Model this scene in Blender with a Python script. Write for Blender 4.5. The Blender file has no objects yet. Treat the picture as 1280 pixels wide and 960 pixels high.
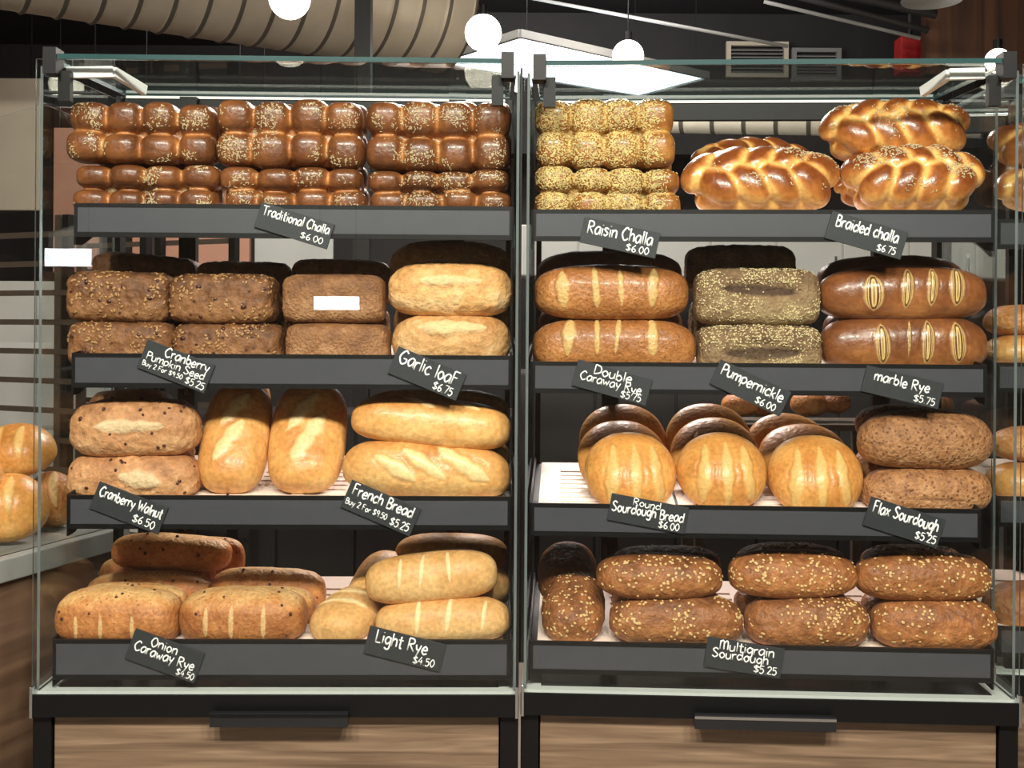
import bpy, bmesh, math, random
import numpy as np
from mathutils import Vector, Matrix, noise

PI = math.pi
sc = bpy.context.scene
col = sc.collection
rnd = random.Random(7)

# ------------------------------------------------------------------ camera
F, CX, CY, ROLL = 1400.0, 640.0, 410.0, 0.0065
CAM = Vector((0, -2.18, 1.5))
cd = bpy.data.cameras.new('camera')
cam = bpy.data.objects.new('camera', cd)
col.objects.link(cam)
cd.sensor_width = 36.0
cd.lens = F / 1280 * 36
cd.shift_y = -(480 - CY) / 1280
cam.matrix_world = Matrix.Translation(CAM) @ Matrix.Rotation(PI / 2, 4, 'X') @ Matrix.Rotation(ROLL, 4, 'Z')
sc.camera = cam


def ray(px, py):
    dx, dy = px - CX, py - CY
    u = dx * math.cos(ROLL) + dy * math.sin(ROLL)
    v = -dx * math.sin(ROLL) + dy * math.cos(ROLL)
    return Vector((u / F, 1, -v / F))


HW = .4845


class Frame:
    """local frame of a display case: x along its front, y into it, z up"""
    def __init__(s, x, y, psi, hw=HW):
        s.hw = hw
        s.M = Matrix.Translation((x, y, 0)) @ Matrix.Rotation(psi, 4, 'Z')
        s.I = s.M.inverted()
        s.o = s.I @ CAM
        s.R = s.I.to_3x3()

    def P(s, px, py, yl):
        d = s.R @ ray(px, py)
        return s.o + d * ((yl - s.o.y) / d.y)


WORLD = Frame(0, 0, 0)
LEFT = Frame(-.4665, .06, .018)
RIGHT = Frame(.5155, .06, -.048, .4935)
SIDE = Frame(1.512, .165, -.12)


def W(px, py, d):
    return WORLD.P(px, py, d * 1.4 + CAM.y)


# ------------------------------------------------------------------ materials
def newmat(name):
    m = bpy.data.materials.new(name)
    m.use_nodes = True
    nt = m.node_tree
    return m, nt, nt.nodes['Principled BSDF'], nt.nodes['Material Output']


def lin(c):
    return tuple(((x / 255) / 12.92 if x / 255 <= .04045 else (((x / 255) + .055) / 1.055) ** 2.4) for x in c) + (1,)


def plain(name, c, rough=.5, metal=0.0, var=.12, scale=30, spec=.5, bump=0.0, coat=0):
    m, nt, b, out = newmat(name)
    c = lin(c)
    tc = nt.nodes.new('ShaderNodeTexCoord')
    n = nt.nodes.new('ShaderNodeTexNoise'); n.inputs['Scale'].default_value = scale; n.inputs['Detail'].default_value = 4
    nt.links.new(tc.outputs['Object'], n.inputs['Vector'])
    r = nt.nodes.new('ShaderNodeValToRGB')
    r.color_ramp.elements[0].position = .3; r.color_ramp.elements[1].position = .7
    r.color_ramp.elements[0].color = tuple(x * (1 - var) for x in c[:3]) + (1,)
    r.color_ramp.elements[1].color = tuple(min(1, x * (1 + var)) for x in c[:3]) + (1,)
    nt.links.new(n.outputs['Fac'], r.inputs['Fac'])
    nt.links.new(r.outputs['Color'], b.inputs['Base Color'])
    b.inputs['Roughness'].default_value = rough
    b.inputs['Metallic'].default_value = metal
    b.inputs['Specular IOR Level'].default_value = spec
    b.inputs['Coat Weight'].default_value = coat
    if bump:
        bp = nt.nodes.new('ShaderNodeBump'); bp.inputs['Strength'].default_value = bump; bp.inputs['Distance'].default_value = .002
        nt.links.new(n.outputs['Fac'], bp.inputs['Height']); nt.links.new(bp.outputs['Normal'], b.inputs['Normal'])
    return m


def emit(name, c, s):
    m, nt, b, out = newmat(name)
    b.inputs['Base Color'].default_value = lin(c)
    b.inputs['Emission Color'].default_value = lin(c)
    b.inputs['Emission Strength'].default_value = s
    return m


def glass(name, tint=(.97, .985, .98), gloss=1.0):
    m, nt, b, out = newmat(name)
    nt.nodes.remove(b)
    t = nt.nodes.new('ShaderNodeBsdfTransparent'); t.inputs['Color'].default_value = tint + (1,)
    g = nt.nodes.new('ShaderNodeBsdfGlossy'); g.inputs['Roughness'].default_value = 0.0
    lw = nt.nodes.new('ShaderNodeLayerWeight'); lw.inputs['Blend'].default_value = .5
    p = nt.nodes.new('ShaderNodeMath'); p.operation = 'POWER'; p.inputs[1].default_value = 5
    mu = nt.nodes.new('ShaderNodeMath'); mu.operation = 'MULTIPLY_ADD'; mu.inputs[1].default_value = .7 * gloss; mu.inputs[2].default_value = .026 * gloss
    mx = nt.nodes.new('ShaderNodeMixShader')
    nt.links.new(lw.outputs['Facing'], p.inputs[0]); nt.links.new(p.outputs[0], mu.inputs[0])
    nt.links.new(mu.outputs[0], mx.inputs['Fac']); nt.links.new(t.outputs[0], mx.inputs[1]); nt.links.new(g.outputs[0], mx.inputs[2])
    nt.links.new(mx.outputs[0], out.inputs['Surface'])
    return m


def woodmat(name, c1, c2, sx=1.5, sz=22, rough=.5):
    m, nt, b, out = newmat(name)
    tc = nt.nodes.new('ShaderNodeTexCoord'); mp = nt.nodes.new('ShaderNodeMapping')
    mp.inputs['Scale'].default_value = (sx, sx, sz)
    n = nt.nodes.new('ShaderNodeTexNoise'); n.inputs['Scale'].default_value = 1; n.inputs['Detail'].default_value = 8; n.inputs['Distortion'].default_value = .6
    r = nt.nodes.new('ShaderNodeValToRGB')
    r.color_ramp.elements[0].position = .32; r.color_ramp.elements[1].position = .72
    r.color_ramp.elements[0].color = lin(c1); r.color_ramp.elements[1].color = lin(c2)
    nt.links.new(tc.outputs['Object'], mp.inputs['Vector']); nt.links.new(mp.outputs[0], n.inputs['Vector'])
    nt.links.new(n.outputs['Fac'], r.inputs['Fac']); nt.links.new(r.outputs['Color'], b.inputs['Base Color'])
    b.inputs['Roughness'].default_value = rough
    return m


def bread(name, dark, mid, light, score=(225, 190, 125), rough=.42, coat=.0, nscale=14, bump=.35, bscale=120,
          speck=None, sscale=90, sthr=.16, rings=None, bias=.0):
    """crust: noise browning + per-vertex browning, scored crumb (attribute q < 1), optional specks"""
    m, nt, b, out = newmat(name)
    N, Lk = nt.nodes.new, nt.links.new
    tc = N('ShaderNodeTexCoord'); oi = N('ShaderNodeObjectInfo')
    ad = N('ShaderNodeVectorMath'); ad.operation = 'ADD'
    sc10 = N('ShaderNodeMath'); sc10.operation = 'MULTIPLY'; sc10.inputs[1].default_value = 37.0
    Lk(oi.outputs['Random'], sc10.inputs[0])
    Lk(tc.outputs['Object'], ad.inputs[0]); Lk(sc10.outputs[0], ad.inputs[1])
    n = N('ShaderNodeTexNoise'); n.inputs['Scale'].default_value = nscale; n.inputs['Detail'].default_value = 6; n.inputs['Roughness'].default_value = .6
    Lk(ad.outputs[0], n.inputs['Vector'])
    at = N('ShaderNodeAttribute'); at.attribute_name = 'bake'
    f1 = N('ShaderNodeMath'); f1.operation = 'MULTIPLY_ADD'; f1.inputs[1].default_value = 1.25; f1.inputs[2].default_value = -.625 + bias
    Lk(n.outputs['Fac'], f1.inputs[0])
    f2 = N('ShaderNodeMath'); f2.operation = 'ADD'; f2.use_clamp = True
    Lk(f1.outputs[0], f2.inputs[0]); Lk(at.outputs['Fac'], f2.inputs[1])
    r = N('ShaderNodeValToRGB')
    e = r.color_ramp.elements
    e[0].position = .08; e[0].color = lin(light); e[1].position = .95; e[1].color = lin(dark)
    k = e.new(.5); k.color = lin(mid)
    Lk(f2.outputs[0], r.inputs['Fac'])
    colr = r.outputs['Color']
    n2 = N('ShaderNodeTexNoise'); n2.inputs['Scale'].default_value = bscale; n2.inputs['Detail'].default_value = 3
    Lk(ad.outputs[0], n2.inputs['Vector'])
    if speck:
        vo = N('ShaderNodeTexVoronoi'); vo.inputs['Scale'].default_value = sscale
        Lk(ad.outputs[0], vo.inputs['Vector'])
        lt = N('ShaderNodeMapRange'); lt.inputs['From Min'].default_value = sthr; lt.inputs['From Max'].default_value = sthr + .1
        lt.inputs['To Min'].default_value = .85; lt.inputs['To Max'].default_value = 0
        Lk(vo.outputs['Distance'], lt.inputs['Value'])
        ms = N('ShaderNodeMix'); ms.data_type = 'RGBA'
        Lk(lt.outputs[0], ms.inputs[0]); Lk(colr, ms.inputs[6]); ms.inputs[7].default_value = lin(speck)
        colr = ms.outputs[2]
    gm = N('ShaderNodeMapRange'); gm.inputs['From Min'].default_value = .3; gm.inputs['From Max'].default_value = .7
    gm.inputs['To Min'].default_value = .80; gm.inputs['To Max'].default_value = 1.14
    Lk(n2.outputs['Fac'], gm.inputs['Value'])
    rv = N('ShaderNodeMath'); rv.operation = 'MULTIPLY_ADD'; rv.inputs[1].default_value = .24; rv.inputs[2].default_value = .86
    Lk(oi.outputs['Random'], rv.inputs[0])
    gr = N('ShaderNodeMath'); gr.operation = 'MULTIPLY'; Lk(gm.outputs[0], gr.inputs[0]); Lk(rv.outputs[0], gr.inputs[1])
    gx = N('ShaderNodeVectorMath'); gx.operation = 'SCALE'
    Lk(colr, gx.inputs[0]); Lk(gr.outputs[0], gx.inputs['Scale'])
    colr = gx.outputs[0]
    q = N('ShaderNodeAttribute'); q.attribute_name = 'q'
    qj = N('ShaderNodeMath'); qj.operation = 'MULTIPLY_ADD'; qj.inputs[1].default_value = .35; qj.inputs[2].default_value = -.175
    Lk(n2.outputs['Fac'], qj.inputs[0])
    qa = N('ShaderNodeMath'); qa.operation = 'ADD'; Lk(q.outputs['Fac'], qa.inputs[0]); Lk(qj.outputs[0], qa.inputs[1])
    mr = N('ShaderNodeMapRange'); mr.inputs['From Min'].default_value = .55; mr.inputs['From Max'].default_value = 1.05
    mr.inputs['To Min'].default_value = .95 if rings else .8; mr.inputs['To Max'].default_value = 0
    Lk(qa.outputs[0], mr.inputs['Value'])
    mx = N('ShaderNodeMix'); mx.data_type = 'RGBA'
    Lk(mr.outputs[0], mx.inputs[0]); Lk(colr, mx.inputs[6])
    if rings:
        rr = N('ShaderNodeValToRGB'); rr.color_ramp.interpolation = 'EASE'
        el = rr.color_ramp.elements
        el[0].position = .0; el[0].color = lin(rings[0]); el[1].position = .95; el[1].color = lin(rings[1])
        for p_, c_ in ((.18, 1), (.30, 0), (.44, 0), (.52, 1), (.60, 0), (.72, 1)):
            x = el.new(p_); x.color = lin(rings[c_])
        Lk(q.outputs['Fac'], rr.inputs['Fac'])
        Lk(rr.outputs['Color'], mx.inputs[7])
    else:
        sr = N('ShaderNodeValToRGB')
        sr.color_ramp.elements[0].position = .3; sr.color_ramp.elements[1].position = .7
        sr.color_ramp.elements[0].color = tuple(x * .78 for x in lin(score)[:3]) + (1,); sr.color_ramp.elements[1].color = lin(score)
        Lk(n2.outputs['Fac'], sr.inputs['Fac']); Lk(sr.outputs['Color'], mx.inputs[7])
    Lk(mx.outputs[2], b.inputs['Base Color'])
    bp = N('ShaderNodeBump'); bp.inputs['Strength'].default_value = min(1, bump * 1.25); bp.inputs['Distance'].default_value = .0055
    Lk(n2.outputs['Fac'], bp.inputs['Height']); Lk(bp.outputs['Normal'], b.inputs['Normal'])
    b.inputs['Roughness'].default_value = rough
    b.inputs['Coat Weight'].default_value = coat
    b.inputs['Coat Roughness'].default_value = .16
    b.inputs['Specular IOR Level'].default_value = .35
    return m


M = dict(
    black=plain('black_steel', (9, 9, 10), .45, .0, .1, 30, .25),
    blackgloss=plain('black_gloss', (22, 24, 28), .12, 0, .05),
    lip=plain('charcoal_panel', (62, 63, 68), .38, 0, .05),
    board=plain('chalkboard', (34, 38, 41), .6, 0, .15, 60),
    chalk=plain('white_chalk_ink', (240, 240, 238), .8, 0, .03),
    mat=plain('pale_peach_plastic', (236, 214, 198), .45, 0, .03),
    white=plain('white_laminate', (196, 200, 194), .35, 0, .03),
    whitemetal=plain('white_painted_metal', (228, 230, 228), .3, 0, .03),
    chrome=plain('brushed_steel', (190, 192, 194), .25, 1, .04),
    glass=glass('clear_glass'),
    glasstop=glass('clear_glass_lid', (.95, .98, .97), 1.3),
    edge=plain('green_glass_edge', (38, 68, 68), .15, 0, .1, 8, .8),
    edgepale=plain('polished_glass_edge', (112, 120, 120), .15, .3, .1, 8, .8),
    stonetop=plain('pale_stone_counter', (136, 140, 136), .3, 0, .06, 12),
    oak=woodmat('light_oak_laminate', (86, 67, 50), (142, 118, 94), 3.2, 70),
    walnut=woodmat('walnut_laminate', (86, 64, 48), (122, 96, 74)),
    darkwood=woodmat('dark_brown_boards', (48, 30, 20), (92, 58, 38), 9, .6),
    duct=plain('galvanised_duct', (158, 148, 132), .5, .15, .07, 6),
    duct2=plain('cream_duct', (196, 188, 172), .5, .0, .05, 6),
    dark=plain('dark_grey_paint', (30, 28, 29), .7, 0, .2, 3),
    ceil=plain('black_ceiling_paint', (27, 24, 25), .8, 0, .2, 3),
    wall=plain('charcoal_wall_paint', (46, 43, 43), .7, 0, .12, 2),
    pale=plain('pale_cupboard', (212, 212, 208), .5, 0, .03, 4),
    grey=plain('grey_cupboard', (128, 128, 126), .5, 0, .05, 4),
    salmon=plain('salmon_panel', (214, 156, 132), .6, 0, .05, 4),
    red=plain('red_paint', (150, 24, 26), .5, 0, .1, 4),
    floor=plain('stone_floor', (150, 140, 130), .4, 0, .15, 5),
    beige=plain('beige_paint', (196, 184, 166), .7, 0, .05, 3),
    steel=plain('rack_steel', (96, 84, 74), .45, .5, .08),
    globe=emit('lit_globe', (255, 244, 224), 9),
    led=emit('lit_panel', (236, 246, 255), 5),
    bar=emit('lit_bar', (248, 250, 255), 26),
    seed=plain('sesame', (186, 166, 128), .5, 0, .15, 200),
    seedyel=plain('pale_green_seed', (200, 176, 114), .6, 0, .3, 60),
    seam=plain('dark_seam', (70, 64, 56), .6, 0, .1),
    seedpale=plain('pale_grain', (200, 182, 136), .65, 0, .2, 60),
    oat=plain('oat_flake', (204, 168, 112), .6, 0, .12, 200),
    pump=plain('pumpkin_seed', (158, 118, 72), .5, 0, .2, 200),
    berry=plain('dried_cranberry', (66, 28, 22), .4, 0, .2, 200),
)
B = dict(
    trad=bread('challah_crust', (98, 56, 28), (150, 92, 48), (204, 144, 84), rough=.38, coat=.32, bump=.25, bscale=110),
    raisin=bread('raisin_challah_crust', (140, 84, 36), (182, 126, 62), (214, 172, 92), rough=.36, coat=.35, bump=.2, bscale=110),
    braid=bread('braided_challah_crust', (118, 60, 24), (178, 112, 54), (222, 172, 98), rough=.3, coat=.45, bump=.15, bscale=110),
    seedy=bread('cranberry_pumpkin_crust', (78, 48, 28), (126, 82, 48), (162, 116, 74), rough=.6, bump=.95, bscale=75, nscale=30, speck=(64, 34, 24), sscale=50, sthr=.12),
    grain=bread('whole_grain_crust', (104, 66, 40), (150, 104, 66), (186, 142, 100), rough=.55, bump=.95, bscale=160, nscale=30),
    garlic=bread('garlic_crust', (174, 118, 64), (208, 158, 100), (228, 194, 144), (230, 200, 148), rough=.6, bump=.7, bscale=90, nscale=22),
    caraway=bread('caraway_rye_crust', (122, 72, 36), (164, 106, 56), (196, 138, 80), (218, 182, 116), rough=.42, coat=.15, bump=.5, bscale=130, speck=(110, 60, 30), sscale=120, sthr=.14),
    pumper=bread('pumpernickel_crust', (92, 66, 48), (138, 110, 78), (182, 160, 116), (60, 40, 30), rough=.75, bump=1.0, bscale=150, nscale=26),
    marble=bread('marble_rye_crust', (96, 54, 30), (130, 78, 42), (178, 118, 66), rough=.34, coat=.25, bump=.2, bscale=110, rings=((92, 56, 30), (220, 188, 122))),
    walnut=bread('cranberry_walnut_crust', (132, 84, 52), (184, 132, 88), (212, 168, 122), (226, 200, 156), rough=.6, bump=.8, bscale=80, nscale=26),
    french=bread('french_crust', (186, 118, 56), (218, 160, 92), (236, 194, 128), (240, 212, 152), rough=.4, coat=.08, bump=.25, bscale=100),
    sour=bread('sourdough_crust', (184, 116, 52), (216, 154, 82), (234, 186, 112), (228, 186, 114), rough=.38, coat=.12, bump=.25, bscale=120),
    flax=bread('flax_crust', (116, 74, 44), (166, 116, 74), (198, 152, 108), (130, 86, 56), rough=.55, bump=.95, bscale=130, nscale=34, speck=(104, 62, 38), sscale=95, sthr=.22),
    onion=bread('onion_rye_crust', (152, 88, 44), (194, 130, 72), (222, 176, 116), (226, 188, 130), rough=.48, bump=.5, bscale=120, nscale=24, speck=(150, 84, 44), sscale=80, sthr=.12),
    light=bread('light_rye_crust', (196, 138, 76), (220, 172, 110), (234, 198, 140), (240, 214, 162), rough=.5, bump=.25, bscale=110),
    multi=bread('multigrain_crust', (98, 56, 30), (156, 98, 54), (190, 132, 78), (112, 68, 40), rough=.5, bump=1.0, bscale=90, nscale=28),
)


# ------------------------------------------------------------------ object helpers
def mesh(name, v, f, mats, attrs=None, smooth=True, midx=None):
    me = bpy.data.meshes.new(name)
    me.from_pydata(v.tolist() if hasattr(v, 'tolist') else v, [], f.tolist() if hasattr(f, 'tolist') else f)
    for m in (mats if isinstance(mats, (list, tuple)) else [mats]):
        me.materials.append(m)
    if smooth:
        me.polygons.foreach_set('use_smooth', [True] * len(me.polygons))
    if midx is not None:
        me.polygons.foreach_set('material_index', midx)
    for k, a in (attrs or {}).items():
        at = me.attributes.new(k, 'FLOAT', 'POINT')
        at.data.foreach_set('value', np.asarray(a, dtype=np.float32))
    me.update()
    return me


def link(name, me, parent=None, mw=None):
    o = bpy.data.objects.new(name, me)
    col.objects.link(o)
    if parent is not None:
        o.parent = parent
    if mw is not None:
        o.matrix_world = mw
    return o


def tag(o, label=None, cat=None, group=None, kind=None):
    for k, x in (('label', label), ('category', cat), ('group', group), ('kind', kind)):
        if x:
            o[k] = x
    return o


def thing(name, label, cat, mw, group=None):
    o = bpy.data.objects.new(name, None)
    o.empty_display_size = .05
    col.objects.link(o)
    o.matrix_world = mw
    return tag(o, label, cat, group)


class MB:
    """collects boxes, bars and tubes of ONE part"""
    def __init__(s):
        s.v, s.f, s.m = [], [], []

    def add(s, v, f, mi=0):
        b = len(s.v)
        s.v += [tuple(x) for x in v]
        s.f += [tuple(b + i for i in q) for q in f]
        s.m += [mi] * len(f)
        return s

    def box(s, x0, x1, y0, y1, z0, z1, mi=0):
        v = [(x, y, z) for x in (x0, x1) for y in (y0, y1) for z in (z0, z1)]
        return s.add(v, [(0, 1, 3, 2), (4, 6, 7, 5), (0, 4, 5, 1), (2, 3, 7, 6), (0, 2, 6, 4), (1, 5, 7, 3)], mi)

    def prism(s, a, b, w, h, up=(0, 0, 1), mi=0):
        """bar from a to b with a w x h section"""
        a, b = Vector(a), Vector(b)
        d = (b - a).normalized(); x = d.cross(Vector(up)).normalized(); y = x.cross(d)
        v = [p + x * (i * w / 2) + y * (j * h / 2) for p in (a, b) for i, j in ((-1, -1), (1, -1), (1, 1), (-1, 1))]
        return s.add(v, [(0, 3, 2, 1), (4, 5, 6, 7), (0, 1, 5, 4), (1, 2, 6, 5), (2, 3, 7, 6), (3, 0, 4, 7)], mi)

    def poly(s, pts, t, axis='x', mi=0):
        """extruded outline: pts in the other two axes, t=(lo,hi)"""
        n = len(pts)
        def mk(p, q):
            return {'x': (q, p[0], p[1]), 'y': (p[0], q, p[1]), 'z': (p[0], p[1], q)}[axis]
        v = [mk(p, t[0]) for p in pts] + [mk(p, t[1]) for p in pts]
        f = [tuple(range(n - 1, -1, -1)), tuple(range(n, 2 * n))] + [(i, (i + 1) % n, n + (i + 1) % n, n + i) for i in range(n)]
        return s.add(v, f, mi)

    def tube(s, pts, r, n=8, flat=None, mi=0, caps=True):
        pts = [Vector(p) for p in pts]
        base = len(s.v); rings = []
        for i, p in enumerate(pts):
            d = (pts[min(i + 1, len(pts) - 1)] - pts[max(i - 1, 0)])
            d = d.normalized() if d.length > 1e-9 else Vector((1, 0, 0))
            if flat is None:
                ref = Vector((0, 0, 1)) if abs(d.z) < .9 else Vector((0, 1, 0))
                x = d.cross(ref).normalized(); y = x.cross(d); ry = r
            else:
                y = Vector((0, 1, 0)); x = d.cross(y).normalized(); ry = flat
            rr = r[i] if isinstance(r, (list, tuple)) else r
            rings.append([p + x * rr * math.cos(2 * PI * k / n) + y * (ry if flat else rr) * math.sin(2 * PI * k / n) for k in range(n)])
        v = [q for rg in rings for q in rg]
        f = [(i * n + k, i * n + (k + 1) % n, (i + 1) * n + (k + 1) % n, (i + 1) * n + k) for i in range(len(pts) - 1) for k in range(n)]
        if caps:
            f += [tuple(range(n))[::-1], tuple((len(pts) - 1) * n + k for k in range(n))]
        return s.add(v, f, mi)

    def lathe(s, prof, n=40, c=(0, 0, 0), mi=0):
        v = [(c[0] + r * math.cos(2 * PI * k / n), c[1] + r * math.sin(2 * PI * k / n), c[2] + z) for r, z in prof for k in range(n)]
        f = [(i * n + k, i * n + (k + 1) % n, (i + 1) * n + (k + 1) % n, (i + 1) * n + k) for i in range(len(prof) - 1) for k in range(n)]
        return s.add(v, f, mi)

    def build(s, name, mats, parent=None, mw=None, smooth=False, bevel=0):
        me = mesh(name, s.v, s.f, mats, None, smooth, s.m)
        bm = bmesh.new(); bm.from_mesh(me)
        bmesh.ops.recalc_face_normals(bm, faces=bm.faces)
        if bevel:
            bmesh.ops.bevel(bm, geom=list(bm.edges), offset=bevel, segments=2, affect='EDGES', profile=.6)
        bm.to_mesh(me); bm.free()
        return link(name, me, parent, mw)


# ------------------------------------------------------------------ bread shapes
def vnormals(v, f):
    n = np.zeros_like(v)
    a = v[f[:, 0]]; b = v[f[:, 1]]; c = v[f[:, 2]]; d = v[f[:, -1]]
    fn = np.cross(c - a, d - b) if f.shape[1] == 4 else np.cross(b - a, c - a)
    for i in range(f.shape[1]):
        np.add.at(n, f[:, i], fn)
    return n / (np.linalg.norm(n, axis=1, keepdims=True) + 1e-12)


def fbm(v, freq, seed, octv=2):
    off = Vector((seed * 1.7 + .3, seed * 2.3 + .7, seed * .9 + .1))
    out = np.empty(len(v))
    for i, p in enumerate(v):
        q = Vector(p) * freq + off
        s = noise.noise(q)
        if octv > 1:
            s += .5 * noise.noise(q * 2.1)
        if octv > 2:
            s += .3 * noise.noise(q * 4.3)
        out[i] = s
    return out


def loaf(L, Wd, H, n=3.0, m=2.3, fb=.42, nu=80, nv=64, seed=0, amp=.002, freq=22, octv=2, lump=.004, scores=(),
         taper=0.0, bend=0.0, topflat=0.0, bake0=.5, bakev=None, pinch=0.0):
    """closed loaf, x = length, -y = the side at v=0, z = up (v=90)"""
    s = np.sin(np.linspace(-PI / 2, PI / 2, nu + 1))[1:-1]
    r = (1 - np.abs(s) ** n) ** (1 / n)
    v = np.linspace(0, 2 * PI, nv, endpoint=False)
    c, sn = np.cos(v), np.sin(v)
    k = (np.abs(c) ** m + np.abs(sn) ** m) ** (-1 / m)
    zt, zb = H * (1 - fb), H * fb
    cy = -c * k
    cz = sn * k
    czz = np.where(cz > 0, cz * zt, cz * zb)
    sc_ = (1 + taper * s)[:, None]
    X = np.repeat((s * L / 2)[:, None], nv, 1)
    Y = r[:, None] * cy[None] * Wd / 2 * sc_
    Z = r[:, None] * czz[None] * sc_ - (zt - zb) / 2 + bend * (1 - s ** 2)[:, None]
    V = np.stack([X, Y, Z], -1).reshape(-1, 3)
    nr = nu - 1
    ends = np.array([[-L / 2, 0, -(zt - zb) / 2], [L / 2, 0, -(zt - zb) / 2]])
    V = np.vstack([V, ends])
    idx = np.arange(nr * nv).reshape(nr, nv)
    a = idx[:-1]; b = idx[1:]
    Q = np.stack([a, b, np.roll(b, -1, 1), np.roll(a, -1, 1)], -1).reshape(-1, 4)
    T = [(nr * nv, idx[0, j], idx[0, (j + 1) % nv], idx[0, (j + 1) % nv]) for j in range(nv)]
    T += [(nr * nv + 1, idx[-1, (j + 1) % nv], idx[-1, j], idx[-1, j]) for j in range(nv)]
    FQ = np.vstack([Q, np.array(T)])
    nn = vnormals(V, FQ)
    ctr = V.mean(0)
    if ((V - ctr) * nn).sum() < 0:
        nn = -nn; FQ = FQ[:, ::-1]
    vv = np.concatenate([np.tile(v, nr), [0, 0]])
    rl = (Wd + H) / 4 * 1.08
    q = np.full(len(V), 3.0)
    disp = amp * fbm(V, freq, seed, octv) + lump * fbm(V, 7, seed + 5, 1)
    for (sx, v0, hw, hl, tilt, lift) in scores:
        da = V[:, 0] - sx * L / 2
        dv = (vv - math.radians(v0) + PI) % (2 * PI) - PI
        db = dv * rl
        t = math.radians(tilt)
        ca = da * math.cos(t) + db * math.sin(t); cb = -da * math.sin(t) + db * math.cos(t)
        wob = 1 + (lift > .002) * (.16 * np.sin(cb * 60 + sx * 9) + .12 * np.sin(cb * 170 + sx * 31))
        # pointed ends (vesica), not a round ellipse
        e = np.clip(np.abs(cb) / hl, 0, 3)
        ww = hw * np.clip(1 - e ** 2.6, .05, 1) * wob
        qq = np.where(e < 1, np.maximum(np.abs(ca) / ww, e ** 4), 3.0)
        q = np.minimum(q, np.minimum(qq, 3))
        ins = np.clip(1 - qq, 0, 1)
        rim = np.exp(-((qq - 1.15) / .22) ** 2)
        disp += lift * (ins ** .7) * .6 - abs(lift) * .55 * rim * (e < 1)
    V = V + nn * disp[:, None]
    bake = np.full(len(V), bake0) + .25 * (V[:, 2] / (H / 2))
    if bakev is not None:
        bake = bakev(V, nn, bake)
    faces = [tuple(x) if x[2] != x[3] else tuple(x[:3]) for x in FQ.tolist()]
    faces = [tuple(dict.fromkeys(x)) for x in faces]
    return V, faces, dict(q=q, bake=np.clip(bake, 0, 1)), nn


def sphere_shell(c, rad, R=None, e=1.0, nu=16, nv=24):
    th = np.linspace(0, PI, nu + 1)[1:-1]; ph = np.linspace(0, 2 * PI, nv, endpoint=False)
    sp = lambda x: np.sign(x) * np.abs(x) ** e
    X = np.outer(sp(np.sin(th)), sp(np.cos(ph))); Y = np.outer(sp(np.sin(th)), sp(np.sin(ph))); Z = np.repeat(sp(np.cos(th))[:, None], nv, 1)
    v = np.stack([X, Y, Z], -1).reshape(-1, 3)
    v = np.vstack([v, [[0, 0, 1], [0, 0, -1]]]) * np.array(rad)
    if R is not None:
        v = v @ np.array(R).T
    v = v + np.array(c)
    nr = nu - 1; f = []
    for i in range(nr - 1):
        for j in range(nv):
            f.append((i * nv + j, (i + 1) * nv + j, (i + 1) * nv + (j + 1) % nv, i * nv + (j + 1) % nv))
    for j in range(nv):
        f.append((nr * nv, j, (j + 1) % nv)); f.append((nr * nv + 1, (nr - 1) * nv + (j + 1) % nv, (nr - 1) * nv + j))
    return v, f


def fuse(shells, vox, smooth=3):
    """one continuous dough surface from overlapping lobes"""
    mb = MB()
    for v, f in shells:
        mb.add(v, f)
    me = mesh('dough', mb.v, mb.f, M['black'])
    o = link('dough', me)
    md = o.modifiers.new('r', 'REMESH'); md.mode = 'VOXEL'; md.voxel_size = vox
    if smooth:
        ms = o.modifiers.new('s', 'SMOOTH'); ms.iterations = smooth; ms.factor = .5
    dg = bpy.context.evaluated_depsgraph_get(); dg.update()
    ev = o.evaluated_get(dg)
    em = ev.to_mesh()
    v = np.empty(len(em.vertices) * 3); em.vertices.foreach_get('co', v); v = v.reshape(-1, 3)
    nn = np.empty(len(em.vertices) * 3); em.vertices.foreach_get('normal', nn); nn = nn.reshape(-1, 3)
    f = [tuple(p.vertices) for p in em.polygons]
    ev.to_mesh_clear()
    bpy.data.objects.remove(o); bpy.data.meshes.remove(me)
    return v, f, nn


def lobe_bake(v, lobes, lo=.02, hi=.5):
    """browned on the crown of each lobe, pale where lobes met in the oven"""
    ds = []
    for c, rad, R in lobes:
        d = v - np.array(c)
        if R is not None:
            d = d @ np.array(R)
        ds.append(np.sqrt(((d / np.array(rad)) ** 2).sum(1)))
    ds = np.sort(np.array(ds), 0)
    t = np.clip((ds[1] - ds[0] - lo) / (hi - lo), 0, 1)
    return t * t * (3 - 2 * t)


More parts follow.
